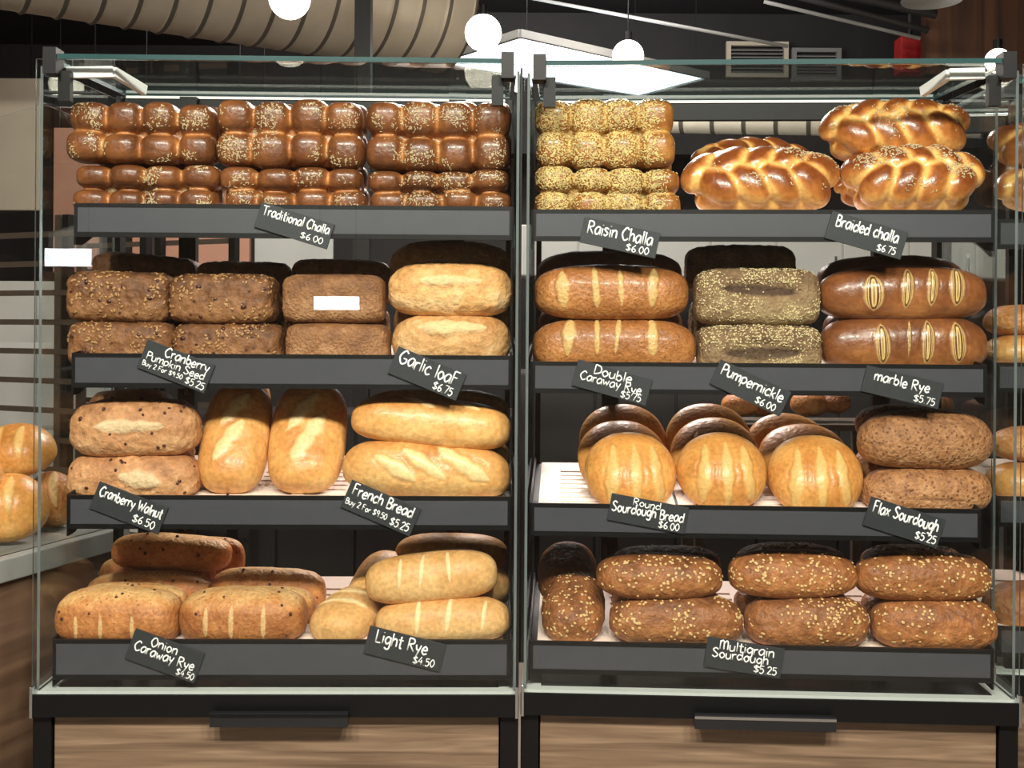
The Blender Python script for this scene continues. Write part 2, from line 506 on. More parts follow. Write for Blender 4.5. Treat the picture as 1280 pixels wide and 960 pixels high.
def bun_loaf(L, D, H, cols, rows, seed, vox=.003):
    """pan-baked pull-apart loaf lying on its side: buns face -y"""
    g = random.Random(seed)
    lobes, shells = [], []
    for j in range(rows):
        sh = g.uniform(-.008, .008)
        for i in range(cols):
            x = (-.5 + (i + .5) / cols) * L + sh * .6 + g.uniform(-.004, .004)
            z = (-.5 + (j + .5) / rows) * H + g.uniform(-.004, .004)
            rx = L / cols * .525 * g.uniform(.94, 1.06); rz = H / rows * .525 * g.uniform(.94, 1.08)
            ry = .046 * g.uniform(.92, 1.12)
            c = (x, -D / 2 + .046 + g.uniform(-.003, .005), z)
            lobes.append((c, (rx, ry, rz), None))
            shells.append(sphere_shell(c, (rx, ry, rz), None, .66))
    shells.append(sphere_shell((0, .022, 0), (L * .482, D / 2 - .022, H * .465), None, .35, 20, 32))
    v, f, nn = fuse(shells, vox, 3)
    b = lobe_bake(v, lobes, -.05, .4)
    lo, hi = v.min(0), v.max(0)
    v = (v - (lo + hi) / 2) * (np.array([L, D, H]) / (hi - lo))
    front = np.clip((-v[:, 1] - (D / 2 - .07)) / .04, 0, 1)
    bake = .27 + .62 * b * front
    bake += .07 * fbm(v, 40, seed, 1)
    return v, f, dict(q=np.full(len(v), 3.0), bake=np.clip(bake, 0, 1)), nn


def braid_loaf(L, Wd, H, seed, vox=.0034, lines=((12, 0), (66, .5), (122, 0)), per=4, flip=1):
    g = random.Random(seed)
    lobes, shells = [], []
    for li, (va, sh) in enumerate(lines):
        a = math.radians(va)
        for i in range(per + (1 if sh else 0)):
            s = -1 + 2 * (i + (.0 if sh else .5)) / per
            s *= .86
            r = (1 - abs(s) ** 2.2) ** (1 / 2.2)
            r = .35 + .65 * r
            cy, cz = -math.cos(a), math.sin(a)
            n = Vector((s * .5, cy, cz * .9)).normalized()
            tx = (Vector((1, 0, 0)) - n * n.x).normalized(); tv = n.cross(tx)
            al = (1 if li % 2 else -1) * flip * math.radians(34 + g.uniform(-9, 9))
            ax = tx * math.cos(al) + tv * math.sin(al); bx = n.cross(ax)
            R = Matrix((ax, bx, n)).transposed()
            size = (.55 + .45 * r) * g.uniform(.93, 1.08)
            rad = (L / per * .7 * size, Wd * .225 * size, Wd * .21 * size)
            c = Vector((s * L / 2 * .93, r * cy * (Wd / 2 - rad[2]), r * cz * (H * .62 - rad[2]) - H * .12))
            lobes.append((tuple(c), rad, R)); shells.append(sphere_shell(c, rad, R, .9))
    shells.append(sphere_shell((0, 0, -H * .16), (L * .44, Wd * .34, H * .28), None, .8, 20, 32))
    v, f, nn = fuse(shells, vox, 3)
    lo, hi = v.min(0), v.max(0)
    v = (v - (lo + hi) / 2) * (np.array([L, Wd, H]) / (hi - lo))
    k = np.array([L, Wd, H]) / (hi - lo); sft = (lo + hi) / 2
    lobes2 = [(tuple((np.array(c) - sft) * k), rad, R) for c, rad, R in lobes]
    b = lobe_bake(v, lobes2, .0, .38)
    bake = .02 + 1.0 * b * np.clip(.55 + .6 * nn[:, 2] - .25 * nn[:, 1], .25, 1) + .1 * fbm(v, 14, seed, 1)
    return v, f, dict(q=np.full(len(v), 3.0), bake=np.clip(bake, 0, 1)), nn


_seedv, _seedf = sphere_shell((0, 0, 0), (1, 1, 1), None, 1, 4, 6)


def scatter(v, f, nn, count, size, seed, keep, jitter=.3, sink=.2, q=None):
    """many small seeds stuck on a crust"""
    g = np.random.default_rng(seed)
    tri = np.array([x[:3] for x in f])
    ar = np.linalg.norm(np.cross(v[tri[:, 1]] - v[tri[:, 0]], v[tri[:, 2]] - v[tri[:, 0]]), axis=1)
    n3 = nn[tri].mean(1); c3 = v[tri].mean(1)
    w = ar * keep(c3, n3)
    w = np.clip(w, 0, None)
    if q is not None:
        w = w * np.where(q[tri].mean(1) < 1, .06, 1)
    ch = g.choice(len(tri), count, p=w / w.sum())
    bc = g.dirichlet((1, 1, 1), count)
    P = (v[tri[ch]] * bc[:, :, None]).sum(1); Nn = n3[ch]; Nn /= np.linalg.norm(Nn, axis=1, keepdims=True) + 1e-9
    rv = g.normal(size=(count, 3)); t = np.cross(Nn, rv); t /= np.linalg.norm(t, axis=1, keepdims=True); bt = np.cross(Nn, t)
    sz = np.array(size)[None] * g.uniform(1 - jitter, 1 + jitter, (count, 1))
    sv = _seedv[None] * sz[:, None, :]
    V = P[:, None] + sv[..., 0:1] * t[:, None] + sv[..., 1:2] * bt[:, None] + (sv[..., 2:3] + sz[:, None, 2:3] * (1 - sink)) * Nn[:, None]
    k = len(_seedv)
    Fs = [tuple(i * k + q for q in ff) for i in range(count) for ff in _seedf]
    return V.reshape(-1, 3), Fs


def patchy(seed, freq, thr, base):
    def k(c, n):
        w = base(c, n)
        p = fbm(c, freq, seed, 1)
        return w * np.clip((p - thr) * 4, 0, 1)
    return k


def put(fr, ctr, R, name, label, cat, group, data, mat, top=None):
    """link one loaf; its seed topping is its child"""
    v, f, at, nn = data[:4]
    mw = fr.M @ Matrix.Translation(ctr) @ R.to_4x4()
    o = link(name, mesh(name, v, f, mat, at), None, mw)
    tag(o, label, cat, group)
    for tn, tv, tf, tm in (top or []):
        t = link(tn, mesh(tn, tv, tf, tm), o)
        t['kind'] = 'stuff'
    return o


def Rm(ang=0, pitch=0, yaw=0):
    return (Matrix.Rotation(math.radians(yaw), 3, 'Z') @ Matrix.Rotation(math.radians(ang), 3, 'Y') @ Matrix.Rotation(math.radians(pitch), 3, 'X'))


def dims(fr, x0, y0, x1, y1, yf, D):
    yf -= .04
    yc = yf + D * .45
    a, b = fr.P((x0 + x1) / 2, (y0 + y1) / 2, yc), None
    l = fr.P(x0, (y0 + y1) / 2, yc).x; r = fr.P(x1, (y0 + y1) / 2, yc).x
    t = fr.P((x0 + x1) / 2, y0, yc).z; b = fr.P((x0 + x1) / 2, y1, yc).z
    if fr is SIDE:
        k = max(0, -fr.hw + .02 - l); l += k; r += k
    else:
        l, r = max(l, -fr.hw + .0165), min(r, fr.hw - .0165)
    return Vector(((l + r) / 2, yf + D / 2, (t + b) / 2)), r - l, t - b


front = lambda c, n: np.clip(-n[:, 1] * .8 + n[:, 2] * .5 - .1, 0, 1)
S = [100]


def nxt():
    S[0] += 1
    return S[0]


BREAD = 'loaf of bread'


# --- kinds of loaf: each takes the seen box (px), the depth of its face and its thickness
def trad(fr, box, label, yf=.125, D=.125, seeds=420, ang=0, group='traditional challah loaves on the top tray', fine=True):
    sd = nxt()
    c, L, H = dims(fr, *box, yf, D)
    data = bun_loaf(L, D, H, 4, 2, sd, .003 if fine else .0045)
    top = None
    if seeds:
        k = patchy(sd, 16, -.12, lambda c, n: np.clip(-n[:, 1] - .45, 0, 1) * (data[2]['bake'].mean() * 0 + 1))
        tv, tf = scatter(data[0], data[1], data[3], seeds, (.0031, .001, .0007), sd, k)
        top = [('seed_topping', tv, tf, M['seed'])]
    return put(fr, c, Rm(ang), 'challah_loaf', label, BREAD, group, data, B['trad'], top)


def raisin(fr, box, label, yf=.125, D=.125, seeds=4200, ang=0, fine=True):
    sd = nxt()
    c, L, H = dims(fr, *box, yf, D)
    data = bun_loaf(L, D, H, 4, 2, sd, .003 if fine else .0045)
    top = None
    if seeds:
        k = patchy(sd, 12, -.55, lambda c, n: np.clip(-n[:, 1] * .9 + n[:, 2] * .2 - .05, 0, 1) * np.clip((L * .43 - c[:, 0]) / .04, 0.02, 1))
        tv, tf = scatter(data[0], data[1], data[3], seeds, (.0028, .0012, .0008), sd, k)
        top = [('seed_topping', tv, tf, M['seedyel'])]
    return put(fr, c, Rm(ang), 'raisin_challah_loaf', label, BREAD, 'raisin challah loaves on the top tray', data, B['raisin'], top)


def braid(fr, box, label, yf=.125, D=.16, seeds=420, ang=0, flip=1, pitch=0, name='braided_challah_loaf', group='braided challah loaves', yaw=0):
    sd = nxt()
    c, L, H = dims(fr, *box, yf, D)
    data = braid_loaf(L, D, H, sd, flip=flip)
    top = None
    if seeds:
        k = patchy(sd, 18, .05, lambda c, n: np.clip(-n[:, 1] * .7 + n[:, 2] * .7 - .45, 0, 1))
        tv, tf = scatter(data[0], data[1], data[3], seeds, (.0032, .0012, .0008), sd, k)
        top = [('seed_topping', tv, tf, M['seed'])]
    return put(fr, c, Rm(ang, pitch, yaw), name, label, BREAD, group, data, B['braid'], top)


def simple(fr, box, name, label, group, mat, yf=.125, D=.12, ang=0, yaw=0, pitch=0, top=None, extra=None, **kw):
    sd = nxt()
    c, L, H = dims(fr, *box, yf, D)
    data = loaf(L, D, H, seed=sd, **kw)
    tops = []
    for (tn, cnt, size, mt, fn) in (top or []):
        tv, tf = scatter(data[0], data[1], data[3], cnt, size, sd, fn(sd) if fn else front, q=data[2]['q'])
        tops.append((tn, tv, tf, M[mt]))
    return put(fr, c, Rm(ang, pitch, yaw), name, label, BREAD, group, data, B[mat], tops)


def free(fr, px, py, yc, L, Wd, H, R, name, label, group, mat, top=None, **kw):
    """a loaf whose length does not lie along the shelf"""
    sd = nxt()
    c = fr.P(px, py, yc - .04)
    data = loaf(L, Wd, H, seed=sd, **kw)
    tops = []
    for (tn, cnt, size, mt, fn) in (top or []):
        tv, tf = scatter(data[0], data[1], data[3], cnt, size, sd, fn(sd) if fn else (lambda c, n: np.clip(n[:, 2], 0, 1)))
        tops.append((tn, tv, tf, M[mt]))
    return put(fr, c, R, name, label, BREAD, group, data, B[mat], tops)


# ------------------------------------------------------------------ display cases and trays
ZB = 1.5 - (896 - 410) * .0016      # underside of the black base rail
ZD = 1.5 - (867 - 410) * .0016      # deck
ZG0, ZG1 = ZD - .035, 1.5 + (410 - 79) * .0016
ZTB = 1.5 + (410 - 121) / 1400 * 2.69      # rear edge of the glass lid
BACK = .47


def display_case(fr, label, handle=(.3, .57), arm=None, hmat=0):
    HW = fr.hw
    t = thing('bread_display_case', label, 'display case', fr.M @ Matrix.Translation((0, .25, 0)), 'glass bread display cases')
    mw = fr.M
    # glass with edge material on its thin sides
    def pane(name, mb, mats):
        return mb.build(name, mats, t, mw)
    g = .0028
    mb = MB()
    mb.box(-HW, HW, -g, g, ZD - .0355, ZG1, 0)
    mb.m[0:2] = [1, 1]; mb.m[4:6] = [1, 1]
    pane('front_glass', mb, [M['glass'], M['edgepale']])
    for sx in (-1, 1):
        mb = MB(); x = sx * (HW - .008)
        mb.poly([(.008, ZD), (BACK, ZD), (BACK, ZTB - .012), (.008, ZG1 - .012)], (x - g, x + g), 'x')
        mb.m = [0, 0, 1, 1, 1, 1]
        pane('side_glass', mb, [M['glass'], M['edgepale']])
    mb = MB()
    sl = (ZTB - ZG1) / BACK
    mb.poly([(-.006, ZG1), (BACK, ZTB), (BACK, ZTB + .009), (-.006, ZG1 + .010)], (-HW + .02, HW - .02), 'x')
    mb.m = [1, 1, 0, 1, 0, 1]
    pane('glass_lid', mb, [M['glasstop'], M['edge']])
    # corner clamps
    for sx in (-1, 1):
        mb = MB(); x = sx * (HW - .03)
        mb.box(x - .013, x + .013, -.012, .03, ZG1 - .03, ZG1 + .022)
        mb.box(x - sx * .02 - .012, x - sx * .02 + .012, .012, .03, ZG1 - .08, ZG1 - .02)
        mb.build('corner_clamp', M['black'], t, mw)
        mb = MB(); mb.box(sx * (HW - .004) - .003, sx * (HW - .004) + .003, -.018, -.0045, ZG0 - .012, ZG0 + .05)
        mb.build('glass_clip', M['chrome'], t, mw, bevel=.001)
    mb = MB(); mb.box(-HW + .02, HW - .02, BACK - .012, BACK + .012, ZTB - .05, ZTB - .004)
    mb.build('rear_rail', M['black'], t, mw)
    mb = MB(); mb.box(-HW + .03, HW - .03, BACK - .016, BACK - .0125, ZTB - .010, ZTB - .004)
    mb.build('rail_trim', M['whitemetal'], t, mw)
    # slotted uprights that carry the trays
    for x in (-.30, .34):
        mb = MB()
        mb.box(x - .02, x + .02, BACK - .04, BACK - .012, ZD, ZTB - .01)
        for k in range(26):
            mb.box(x - .004, x + .004, BACK - .0412, BACK - .04, ZD + .05 + k * .047, ZD + .07 + k * .047, 1)
        mb.build('slotted_upright', [M['black'], M['blackgloss']], t, mw)
    # black post at the inner end
    for sx in (-1, 1):
        mb = MB(); mb.box(sx * (HW - .02) - .006, sx * (HW - .02) + .006, BACK - .04, BACK, ZD, ZTB - .01)
        mb.build('rear_post', M['black'], t, mw)
    # deck
    mb = MB()
    mb.box(-HW, HW, .0045, .03, ZD - .02, ZD); mb.box(-HW, -HW + .04, .03, BACK, ZD - .02, ZD); mb.box(HW - .04, HW, .03, BACK, ZD - .02, ZD)
    mb.box(-HW + .04, HW - .04, BACK - .04, BACK, ZD - .02, ZD)
    mb.build('deck_frame', M['white'], t, mw)
    mb = MB(); mb.box(-HW + .04, HW - .04, .03, BACK - .04, ZD - .02, ZD - .001)
    mb.build('deck_panel', M['blackgloss'], t, mw)
    mb = MB()
    mb.box(-HW, HW, -.012, -.0045, ZB, ZD - .003); mb.box(-HW, HW, -.0045, BACK + .02, ZB, ZD - .036)
    mb.build('base_rail', M['black'], t, mw)
    # cabinet below
    mb = MB()
    for x in (-HW + .018, HW - .018):
        mb.box(x - .018, x + .018, .004, BACK + .02, 0, ZB)
    mb.box(-HW + .036, HW - .036, .05, BACK + .02, .06, ZB - .003)
    mb.build('cabinet_body', M['black'], t, mw)
    mb = MB(); mb.box(-HW + .039, HW - .039, .014, .034, .08, ZB - .004)
    d = mb.build('drawer_front', M['oak'], t, mw, bevel=.0015)
    x0, x1 = -HW + handle[0] * 2 * HW, -HW + handle[1] * 2 * HW
    mb = MB()
    mb.box(x0, x1, -.034, -.022, ZB - .012, ZB + .016)
    for x in (x0 + .01, x1 - .01):
        mb.box(x - .008, x + .008, -.022, .02, ZB - .008, ZB - .0035 + .012)
    h = mb.build('pull_handle', M['blackgloss'], d, mw)
    mb = MB(); mb.box(x0, x1, -.0365, -.034, ZB + .008, ZB + .0135)
    mb.build('handle_edge', M['chrome'] if hmat else M['black'], h, mw)
    for sx in (x0 - .012, x1 + .012):
        mb = MB(); mb.tube([(sx, -.0075, ZB + .012), (sx, -.011, ZB + .012)], .004, 12)
        mb.build('screw', M['chrome'], t, mw)
    if fr is LEFT:
        MB().box(HW - .0035, HW + .0005, .012, BACK, ZB + .01, ZTB - .03).build('joining_panel', M['black'], t, mw)
    if arm:
        pts = [Vector(p) for p in arm]
        mb = MB()
        up = Vector((0, 0, 1))
        mb.prism(pts[0], pts[1], .012, .022); mb.prism(pts[1], pts[2], .012, .02)
        mb.build('lid_arm', M['whitemetal'], t, mw)
    return t


def bread_tray(fr, label, zt, zb, yl, x0, x1, mats=3, drop=.022):
    t = thing('bread_tray', label, 'tray', fr.M @ Matrix.Translation(((x0 + x1) / 2, yl + .2, zb)), 'black sloping bread trays')
    mw = fr.M
    tl = .15
    yb = BACK - .045
    zs = zt - drop
    zf = lambda y: zs + (y - yl - .01) * tl
    mb = MB()
    mb.box(x0, x1, yl, yl + .008, zt - .008, zt); mb.box(x0, x1, yl, yl + .008, zb, zb + .010)
    mb.box(x0, x0 + .006, yl, yl + .008, zb + .01, zt - .008); mb.box(x1 - .006, x1, yl, yl + .008, zb + .01, zt - .008)
    mb.build('lip_frame', M['black'], t, mw)
    mb = MB(); mb.box(x0 + .006, x1 - .006, yl + .001, yl + .008, zb + .010, zt - .008)
    mb.build('lip_panel', M['lip'], t, mw)
    for sx, x in ((-1, x0), (1, x1)):
        mb = MB()
        mb.poly([(yl + .0081, zt), (yb, zf(yb) + .014), (yb, zf(yb) - .02), (yl + .12, zb + .012), (yl + .045, zb - .014), (yl + .0081, zb - .016)],
                (x - .004 if sx < 0 else x, x if sx < 0 else x + .004), 'x')
        mb.build('end_plate', M['black'], t, mw)
    mb = MB()
    mb.poly([(yl + .0081, zs - .012), (yb, zf(yb) - .012), (yb, zf(yb) - .003), (yl + .0081, zs - .003)], (x0, x1), 'x')
    mb.build('base_plate', M['black'], t, mw)
    w = (x1 - x0 - .02) / mats
    for i in range(mats):
        mb = MB(); a = x0 + .01 + i * w + .003; b = a + w - .006
        y0, y1 = yl + .014, yb - .006
        def bar(xa, xb, ya, yb_):
            mb.poly([(ya, zf(ya) - .0028), (yb_, zf(yb_) - .0028), (yb_, zf(yb_) + .002), (ya, zf(ya) + .002)], (xa, xb), 'x')
        bar(a, b, y0, y0 + .04); bar(a, b, y1 - .05, y1)
        bar(a, a + .045, y0 + .04, y1 - .05); bar(b - .045, b, y0 + .04, y1 - .05)
        ns = 9; p = (y1 - .05 - y0 - .04) / ns
        for xa, xb in ((a + .045, (a + b) / 2 - .012), ((a + b) / 2 + .012, b - .045)):
            for k in range(ns):
                bar(xa, xb, y0 + .04 + k * p + .010, y0 + .04 + (k + 1) * p)
        bar((a + b) / 2 - .012, (a + b) / 2 + .012, y0 + .04, y1 - .05)
        mb.build('cooling_mat', M['mat'], t, mw)
    return t


LP = LEFT.P
armL = [LP(84, 91, .04), LP(142, 90, .04), LP(181, 113, .12)]
RP = RIGHT.P
armR = [RP(1230, 92, .04), RP(1186, 93, .04), RP(1153, 115, .12)]
display_case(LEFT, 'glass bread case with the garlic loaf and french bread signs, plain black drawer handle', (.372, .652), armL)
display_case(RIGHT, 'glass bread case with the braided challa and multigrain signs, drawer handle with a bright edge', (.35, .63), armR, 1)

TR = {}
yls = (.035, .035, .022, .012)
spec = {'L': (LEFT, 370, ((256, 298), (443, 486), (620, 662), (800, 850)), ((93, 648), (90, 645), (84, 647), (66, 641))),
        'R': (RIGHT, 950, ((262, 302), (454, 494), (633, 674), (807, 848)), ((664, 1243), (664, 1233), (661, 1226), (656, 1242)))}
tl = {'L': ('black tray with the traditional challa sign under the stacked brown challah', 'black tray with the cranberry pumpkin seed and garlic loaf signs',
            'black tray with the cranberry walnut and french bread signs', 'black tray with the onion caraway rye and light rye signs'),
      'R': ('black tray with the raisin challa and braided challa signs', 'black tray with the pumpernickle and marble rye signs',
            'black tray with the round sourdough and flax sourdough signs, pale mat bare at one end', 'black tray with the multigrain sourdough sign')}
for k, (fr, cx, zz, xx) in spec.items():
    for i in range(4):
        a = fr.P(cx, zz[i][0], yls[i]); b = fr.P(cx, zz[i][1], yls[i])
        x0 = max(fr.P(xx[i][0], (zz[i][0] + zz[i][1]) / 2, yls[i]).x, -fr.hw + .018); x1 = min(fr.P(xx[i][1], (zz[i][0] + zz[i][1]) / 2, yls[i]).x, fr.hw - .018)
        TR[k + str(i)] = (a.z, b.z, yls[i], x0, x1)
        bread_tray(fr, tl[k][i], a.z, b.z, yls[i], x0, x1, 3, (.036, .036, .024, .024)[i])

# ------------------------------------------------------------------ loaves, top trays
G1 = 'traditional challah loaves on the top tray'
trad(LEFT, (88, 130, 273, 209), 'traditional challah on top of the stack nearest the end glass, few seeds')
trad(LEFT, (96, 207, 278, 270), 'traditional challah under the stack nearest the end glass, partly below the tray lip')
trad(LEFT, (273, 126, 458, 214), 'glossy traditional challah on top of the middle stack, above its sign', seeds=640)
trad(LEFT, (278, 210, 460, 270), 'traditional challah at the bottom of the middle stack, right above its sign', seeds=300)
trad(LEFT, (459, 129, 638, 218), 'traditional challah on top of the stack beside the case divide', seeds=640)
trad(LEFT, (461, 213, 640, 270), 'traditional challah at the bottom of the stack beside the case divide')
for (x0, t1, w) in ((112, 134, 170), (292, 131, 170), (472, 128, 170)):
    who = {112: 'end-glass', 292: 'middle', 472: 'divide-side'}[x0]
    trad(LEFT, (x0, t1, x0 + w, t1 + 72), f'traditional challah in the rear row, its top just showing over the {who} stack', .275, .11, 0, fine=False)
    trad(LEFT, (x0, t1 + 73, x0 + w, t1 + 134), f'traditional challah hidden at the back beneath the {who} rear loaf', .275, .11, 0, fine=False)
raisin(RIGHT, (657, 126, 843, 214), 'raisin challah thickly seeded, upper of the front pair')
raisin(RIGHT, (665, 210, 850, 276), 'raisin challah thickly seeded, lower of the front pair above its sign')
raisin(RIGHT, (666, 125, 838, 197), 'raisin challah in the rear row peeking over the seeded pair', .275, .11, 900, fine=False)
raisin(RIGHT, (668, 197, 842, 262), 'raisin challah at the bottom of the rear row behind the seeded pair', .275, .11, 0, fine=False)
braid(RIGHT, (850, 182, 1052, 273), 'braided challah lying beside the raisin challah stack', .13, .17, 260, ang=-1)
braid(RIGHT, (864, 170, 1020, 255), 'braided challah half hidden behind the one beside the raisin challah', .30, .11, 0, flip=-1)
braid(RIGHT, (1052, 180, 1256, 273), 'braided challah with sesame patches at the end glass, lower of its pair', .125, .17, 620, flip=-1)
braid(RIGHT, (1022, 122, 1226, 204), 'pale golden braided challah resting on top of the two others', .20, .16, 160, flip=1, ang=-2)
braid(RIGHT, (1040, 205, 1200, 262), 'braided challah at the back under the topmost golden one', .305, .1, 0)

# ------------------------------------------------------------------ second trays
pan = dict(n=6.0, m=4.2, fb=.48, lump=.003)
PT = [('seed_topping', 180, (.0042, .0024, .001), 'pump', lambda s: patchy(s, 20, -.2, front)),
      ('cranberry_bits', 12, (.0048, .0036, .0016), 'berry', lambda s: patchy(s, 20, -.3, front))]
GP = 'cranberry pumpkin seed pan loaves'


def pumpkin(box, label, yf=.125, **kw):
    simple(LEFT, box, 'cranberry_pumpkin_seed_loaf', label, GP, 'seedy', yf, top=PT if yf < .2 else None, amp=.0032, freq=55, octv=3, **{**pan, **kw})


pumpkin((89, 340, 217, 404), 'cranberry pumpkin seed loaf, upper one at the end glass', ang=1)
pumpkin((92, 402, 222, 459), 'cranberry pumpkin seed loaf, lower one at the end glass')
pumpkin((217, 343, 346, 405), 'cranberry pumpkin seed loaf, upper one beside the whole grain pair')
pumpkin((223, 404, 355, 459), 'cranberry pumpkin seed loaf, lower one beside the whole grain pair')
pumpkin((120, 319, 248, 376), 'dark shaded cranberry pumpkin seed loaf behind the end-glass pair', .265, ang=4)
pumpkin((128, 377, 248, 430), 'cranberry pumpkin seed loaf hidden low behind the end-glass pair', .265)
pumpkin((250, 328, 366, 384), 'dark shaded cranberry pumpkin seed loaf behind the second pair', .265)
pumpkin((252, 385, 366, 434), 'cranberry pumpkin seed loaf hidden low behind the second pair', .265)
GW = 'whole grain pan loaves'


def grain(box, label, yf=.125, **kw):
    simple(LEFT, box, 'whole_grain_loaf', label, GW, 'grain', yf, amp=.0016, freq=80, octv=3, **{**pan, **kw})


grain((355, 343, 482, 405), 'whole grain loaf with smooth brown face, upper of the pair')
grain((360, 404, 488, 459), 'whole grain loaf with flaky face, lower of the pair')
grain((366, 325, 486, 383), 'dark shaded whole grain loaf behind the pair', .265, ang=1)
grain((368, 384, 486, 434), 'whole grain loaf hidden low behind the pair', .265)
GG = 'garlic loaves'


def garlic(box, label, yf=.125, sco=((0, 28, .55, .013, 0, .004),), **kw):
    # one long split along the loaf
    sc_ = [(a, v, .075 * 1, .013, 0, .004) for a, v, *_ in sco]
    simple(LEFT, box, 'garlic_loaf', label, GG, 'garlic', yf, n=2.9, m=2.3, fb=.45, amp=.0022, freq=40, octv=3, scores=[(0, v0, hw, hl, tl_, lf) for (_, v0, hw, hl, tl_, lf) in kw.pop('cuts')], **kw)


cutg = [(0, 22, .012, .075, 90, .005)]
garlic((486, 326, 641, 398), 'garlic loaf with a long pale split, upper of the pair', cuts=[(0, 20, .014, .075, 90, .011)])
garlic((491, 391, 652, 460), 'garlic loaf with a floury split above its sign, lower of the pair', cuts=[(0, 32, .02, .08, 90, .010)])
garlic((487, 301, 640, 368), 'dark shaded garlic loaf rising behind the pair', .265, cuts=[])
garlic((492, 369, 640, 434), 'garlic loaf hidden low behind the pair', .265, cuts=[])
GC = 'double caraway rye loaves'


def caraway(box, label, yf=.125, cuts=(), **kw):
    simple(RIGHT, box, 'caraway_rye_loaf', label, GC, 'caraway', yf, .125, n=3.2, m=2.4, fb=.45, nu=150, amp=.0012, freq=40, scores=[(x, v, w, l, t, .003) for x, v, w, l, t in cuts], **kw)


caraway((657, 331, 860, 401), 'double caraway rye loaf, upper of the pair', cuts=[(-.62, 8, .015, .055, 3, ), (-.2, 14, .010, .055, 4), (.12, 14, .006, .055, 3), (.53, 16, .013, .055, -3)])
caraway((664, 398, 870, 466), 'double caraway rye loaf lit orange, lower of the pair', cuts=[(-.56, 30, .014, .06, -3), (-.22, 32, .007, .058, 0), (.03, 32, .006, .058, -6), (.45, 28, .013, .055, 0)])
caraway((672, 314, 852, 374), 'dark shaded double caraway rye loaf behind the pair', .27)
caraway((672, 375, 852, 440), 'double caraway rye loaf hidden low behind the pair', .27)
GU = 'pumpernickel loaves'


def pumper(box, label, yf=.125, cuts=(), seeds=1100, **kw):
    simple(RIGHT, box, 'pumpernickel_loaf', label, GU, 'pumper', yf, .12, n=5, m=3.6, fb=.46, amp=.0024, freq=60, octv=3,
           scores=cuts, top=[('grain_coating', seeds, (.0024, .0013, .0008), 'seedpale', lambda s: patchy(s, 14, -.35, front))] if seeds else None, **kw)


pumper((868, 336, 1022, 408), 'seed-crusted pumpernickel loaf with a deep split, upper of the pair', cuts=[(0, 16, .013, .088, 87, -.02)])
pumper((872, 405, 1025, 468), 'seed-crusted pumpernickel loaf, lower of the pair', cuts=[(0, -4, .018, .085, 91, -.012)])
pumper((856, 307, 992, 366), 'dark shaded pumpernickel loaf behind the pair', .27, seeds=0)
pumper((862, 367, 996, 436), 'pumpernickel loaf hidden low behind the pair', .27, seeds=0)
GM = 'marble rye loaves'


def marble(box, label, yf=.125, cuts=(), **kw):
    simple(RIGHT, box, 'marble_rye_loaf', label, GM, 'marble', yf, .125, n=3.0, m=2.35, fb=.45, nu=170, nv=80, amp=.0008, freq=30, scores=[(x, v, w, l, t, .002) for x, v, w, l, t in cuts], **kw)


marble((1024, 332, 1231, 404), 'marble rye loaf with swirled slash marks, upper of the pair', ang=-1, cuts=[(-.42, 6, .022, .046, 0), (-.02, 14, .0125, .05, -6), (.28, 18, .0115, .05, -6), (.58, 20, .0165, .054, -4)])
marble((1027, 393, 1237, 468), 'marble rye loaf lit golden at one end, lower of the pair', cuts=[(-.34, 4, .016, .05, 2), (-.02, 18, .003, .045, -4), (.2, 8, .013, .055, -3), (.56, 8, .017, .052, 2)])
marble((1022, 319, 1212, 382), 'dark shaded marble rye loaf behind the pair', .27, ang=-1)
marble((1030, 383, 1212, 440), 'marble rye loaf hidden low behind the pair', .27)

# ------------------------------------------------------------------ third trays
GWN = 'cranberry walnut loaves'


def cwal(box, label, yf=.095, cuts=(), nb=18, **kw):
    simple(LEFT, box, 'cranberry_walnut_loaf', label, GWN, 'walnut', yf, .12, n=3.4, m=2.6, fb=.45, amp=.003, freq=34, octv=3, scores=cuts,
           top=[('cranberry_bits', nb, (.0042, .0034, .002), 'berry', lambda s: front)] if nb else None, **kw)


cwal((91, 498, 249, 572), 'cranberry walnut loaf with a pale split, upper of the pair', cuts=[(0, 12, .015, .08, 90, .005)], ang=-1)
cwal((86, 565, 250, 626), 'cranberry walnut loaf with a rough face behind its sign, lower of the pair', cuts=[(.2, 5, .022, .05, 80, .006)])
cwal((110, 487, 215, 545), 'cranberry walnut loaf in shade behind the pair', .23, nb=0)
cwal((110, 546, 240, 600), 'cranberry walnut loaf hidden low behind the pair', .23, nb=0)
GF = 'french bread loaves'
FRK = dict(n=2.9, m=2.2, fb=.42, amp=.001, freq=25, lump=.005, bake0=.45)
Rup = Matrix.Rotation(math.radians(56), 3, 'X') @ Matrix.Rotation(PI / 2, 3, 'Z')
for (px, wpx, lb, cuts) in ((294, 84, 'french bread loaf leaning upright beside the cranberry walnut pair', [(-.25, 92, .018, .058, 62, .004), (.35, 88, .017, .05, 60, .004)]),
                            (385, 94, 'french bread loaf leaning upright beside the lying french loaves', [(-.2, 84, .02, .066, 66, .004), (.3, 96, .016, .06, 62, .004)])):
    free(LEFT, px, 546, .205, .25, wpx * 1.73 / 1000, .10, Rup, 'french_bread_loaf', lb, GF, 'french', scores=cuts, nu=110, **{**FRK, 'n': 3.4, 'lump': .003})


def french(box, label, yf=.095, cuts=(), D=.12, **kw):
    simple(LEFT, box, 'french_bread_loaf', label, GF, 'french', yf, D, scores=cuts, nu=120, nv=80, **{**FRK, **kw})


